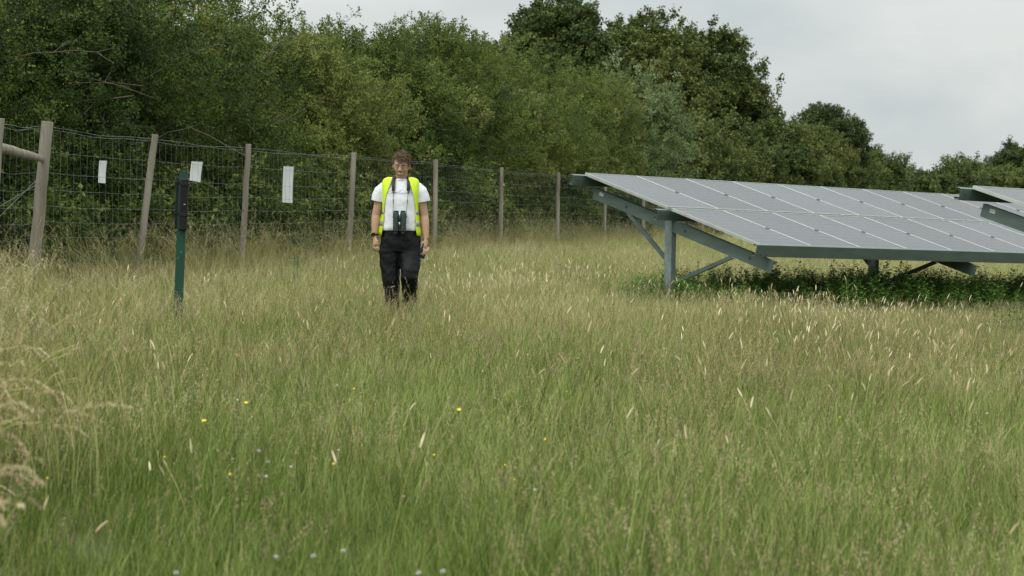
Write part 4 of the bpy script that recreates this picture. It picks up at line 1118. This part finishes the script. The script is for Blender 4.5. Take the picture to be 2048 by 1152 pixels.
        sd_ = v_.modifiers.new('thick', 'SOLIDIFY'); sd_.thickness = .004; sd_.offset = 0
        # reflective tape: two bands
        for (za, zb) in ((1.205, 1.165), (1.10, 1.055)):
            bm_ = MB(); vs = []
            for zz in (za, (za + zb) / 2, zb):
                j = next(i for i in range(len(prof) - 1) if prof[i + 1][0] <= zz); f_ = (prof[j][0] - zz) / (prof[j][0] - prof[j + 1][0])
                for k in range(n + 1):
                    p = rows[j][k].lerp(rows[j + 1][k], f_); o_ = Vector((p.x, p.y, 0)).normalized() * .005; vs.append(p + o_)
            w_ = n + 1; bm_.add(vs, [(i * w_ + k, i * w_ + k + 1, (i + 1) * w_ + k + 1, (i + 1) * w_ + k) for i in range(2) for k in range(n)])
            q = bm_.build('reflective_band', M['reflect'], v_, smooth=True); sd2 = q.modifiers.new('thick', 'SOLIDIFY'); sd2.thickness = .002
    # ---- wrist watch
    w = MB(); c = Vector((-.243, -.012, .966))
    w.tube([c + Vector((.030 * math.cos(a), .030 * math.sin(a), 0)) for a in np.linspace(0, 6.283, 21)], .008, 6, caps=False)
    w.box(c + Vector((-.012, -.031, 0)), (.036, .012, .034)); bevel(w.build('wristwatch', M['black'], t, smooth=False), .003)
    # ---- things he carries
    ph = MB(); ph.box((0, 0, 0), (.070, .009, .145)); o = ph.build('smartphone', M['phone'], None); bevel(o, .004, 3)
    o.location = (PX + .228, PY - .038, gz + .812); o.rotation_euler = (R(10), R(14), R(38)); tag(o, 'dark blue smartphone held in the hand of the walking man', 'phone')
    bn = empty('binoculars', (PX, PY - .17, gz + 1.0)); tag(bn, 'dark green binoculars hanging on a black neck strap against the white T-shirt', 'binoculars')
    for s in (-1, 1):
        m = MB(); xs = s * .036 + .002
        m.tube([(xs, 0, -.0), (xs, 0, .012), (xs * 1.0, 0, .05), (xs, 0, .12), (xs * .96, 0, .165), (xs * .94, 0, .19)], [.026, .0275, .027, .028, .027, .022], 20, ref=(1, 0, 0))
        br = m.build('barrel', M['bino'], bn, smooth=True); bevel(br, .002)
        m = MB(); m.tube([(xs * .95, 0, -.030), (xs * .95, 0, -.024), (xs * .95, 0, .002)], [.021, .0225, .019], 18); m.build('eyecup', M['black'], bn, smooth=True)
        m = MB(); m.tube([(xs * .94, 0, .188), (xs * .94, 0, .198)], [.0235, .0235], 18); m.build('lens_ring', M['black'], bn, smooth=True)
        m = MB(); m.tube([(xs * 1.75, -.004, .125), (xs * 1.85, -.004, .140), (xs * 1.75, -.004, .152)], .003, 5); m.build('strap_lug', M['black'], bn)
    for zb, sz in ((.165, .022), (.105, .028), (.035, .016)): m = MB(); m.box((.002, -.004, zb), (.025, .025, sz)); bevel(m.build('bridge', M['black'], bn), .003)
    m = MB(); m.tube([(.002, -.010, .048), (.002, -.010, .090)], .0085, 14); m.tube([(.002, -.012, .120), (.002, -.012, .185)], .0095, 14); m.build('focus_wheel', M['silver'], bn, smooth=True)
    # wide strap pads round the neck and thin cords down to the lugs
    for s in (-1, 1):
        m = MB(); P = [Vector((s * .05 + .002, .075, 1.525)), Vector((s * .068 + .004, .03, 1.532)), Vector((s * .070 + .006, -.035, 1.520)), Vector((s * .072 + .008, -.085, 1.485)), Vector((s * .072 + .008, -.118, 1.44)), Vector((s * .072 + .008, -.136, 1.385))]
        P = [p - Vector((0, -.17, 1.0)) for p in P]
        m.tube(P, .0155, 12, flat=.30, ref=(1, 0, 0)); m.build('neck_strap', M['strap'], bn, smooth=True)
        m = MB(); a = P[-1]; e_ = Vector((s * .062 + .002, -.004, .145)); m.tube([a, a.lerp(e_, .5) + Vector((0, -.004, 0)), e_], .0024, 6)
        m.capsule(a + Vector((0, 0, .004)), a + Vector((0, 0, -.018)), .007); m.capsule(a.lerp(e_, .35), a.lerp(e_, .48), .0045); m.build('strap_cord', M['cord'], bn, smooth=True)
make_person()

# ------------------------------------------------------------------ flowers one can pick out
M['petal_y'] = mat('buttercup_yellow', (.80, .58, .01), .4, var=.06)
M['petal_w'] = mat('clover_white', (.50, .48, .42), .8, var=.25, scale=60)
M['stalk'] = mat('flower_stalk', (.10, .17, .04), .7, var=.2)
M['petal_p'] = mat('clover_pink', (.42, .20, .26), .8, var=.12, scale=60)
def flower(kind, px, py, Y, label):
    p = at(px, py, Y); gz = ghf(p.x, p.y); h = max(.12, p.z - gz)
    nm = {'b': 'buttercup', 'c': 'clover'}[kind]; t = empty(nm, (p.x, p.y, gz)); tag(t, label, 'flower', {'b': 'yellow buttercups', 'c': 'white clover heads'}[kind])
    m = MB(); m.tube([(0, 0, 0), (.01, 0, h * .5), (0, 0, h)], [.0016, .0014, .0012], 5); m.build('stalk', M['stalk'], t)
    m = MB(); rr = random.Random(int(px))
    if kind == 'b':
        tl = rr.uniform(-.6, .6)
        for k in range(5):
            a = k * 1.2566; d = Vector((math.cos(a), math.sin(a), .35)); s_ = Vector((-math.sin(a), math.cos(a), 0)) * .0065
            M3 = Matrix.Rotation(tl, 3, 'X'); q = [Vector((0, 0, 0)), d * .004 + s_ * .7, d * .009 + s_ * .5 , d * .009 - s_ * .5, d * .004 - s_ * .7]
            m.add([M3 @ v + Vector((0, 0, h)) for v in q], [(0, 1, 2, 3, 4)])
        m.build('petals', M['petal_y'], t)
    else:
        for k in range(46):
            d = Vector((rr.gauss(0, 1), rr.gauss(0, 1), rr.gauss(.3, 1))).normalized()
            d = Vector((d.x, d.y, d.z * .75)); m.tube([d * .002 + Vector((0, 0, h)), d * rr.uniform(.0055, .0085) + Vector((0, 0, h))], [.0010, .0015], 4)
        m.build('flower_head', M['petal_w'], t)
def depth_for(py, px, hh):
    return (CAM_H - hh) * FPX / (py - hor(px))
FL = [('b', 434, 803, 'buttercup left of the trio in the grass below the green post'), ('b', 465, 791, 'upper middle buttercup below the green post'), ('b', 492, 806, 'buttercup right of the trio below the green post'),
      ('b', 408, 842, 'lowest of the four buttercups below the green post'), ('b', 745, 807, 'lone buttercup in the mid field below the walking man'), ('b', 918, 820, 'lower of two buttercups right of the lone one'),
      ('b', 922, 771, 'upper of two buttercups in the mid field right of the man'), ('b', 535, 908, 'buttercup beside the white clover pair at lower left'),
      ('c', 518, 902, 'upper of the two clover heads at lower left'), ('c', 536, 924, 'lower of the two clover heads at lower left'), ('c', 627, 1112, 'larger clover head near the bottom edge, left of centre'), ('c', 551, 1114, 'clover head near the bottom edge, leftmost'),
      ('c', 686, 1102, 'clover head right of the larger one near the bottom edge'), ('c', 886, 1143, 'clover head cut close by the bottom edge at centre'), ('c', 838, 1146, 'clover head at the bottom edge left of centre'), ('c', 352, 1146, 'clover head at the bottom edge toward the left corner')]
for k, px, py, lab in FL:
    flower(k, px, py, depth_for(py, px, .42 if k == 'b' else .34), lab)
def small_flowers():
    rng = np.random.default_rng(5); L = []
    for m_ in (M['petal_y'], M['petal_w'], M['petal_p']):
        m = MB(); m.ell((0, 0, .30), (.006, .006, .005), 6, 4); L.append(m.mesh('tiny_flower', m_))
    protos('tinyf', L)
    x, y = wedge(rng, 7.5, 24, 4, 1); px = pxof(x, y); g = noise2(x, y, 2.5, 12)
    k = rng.random(len(x)) < np.where(px < 1150, .42, .15) + .25 * g; x, y = x[k], y[k]
    idx = rng.choice([0, 0, 1, 2], len(x))
    o = scatter('tiny_meadow_flowers', 'tinyf', np.stack([x, y, gh(x, y)], 1), lean_frames(rng, len(x), .02, .1), rng.uniform(.6, 1.15, len(x)), np.zeros(len(x)), idx)
    tag(o, 'sparse tiny yellow, white and pink flowers among the meadow grass', 'flowers', kind='stuff')
small_flowers()
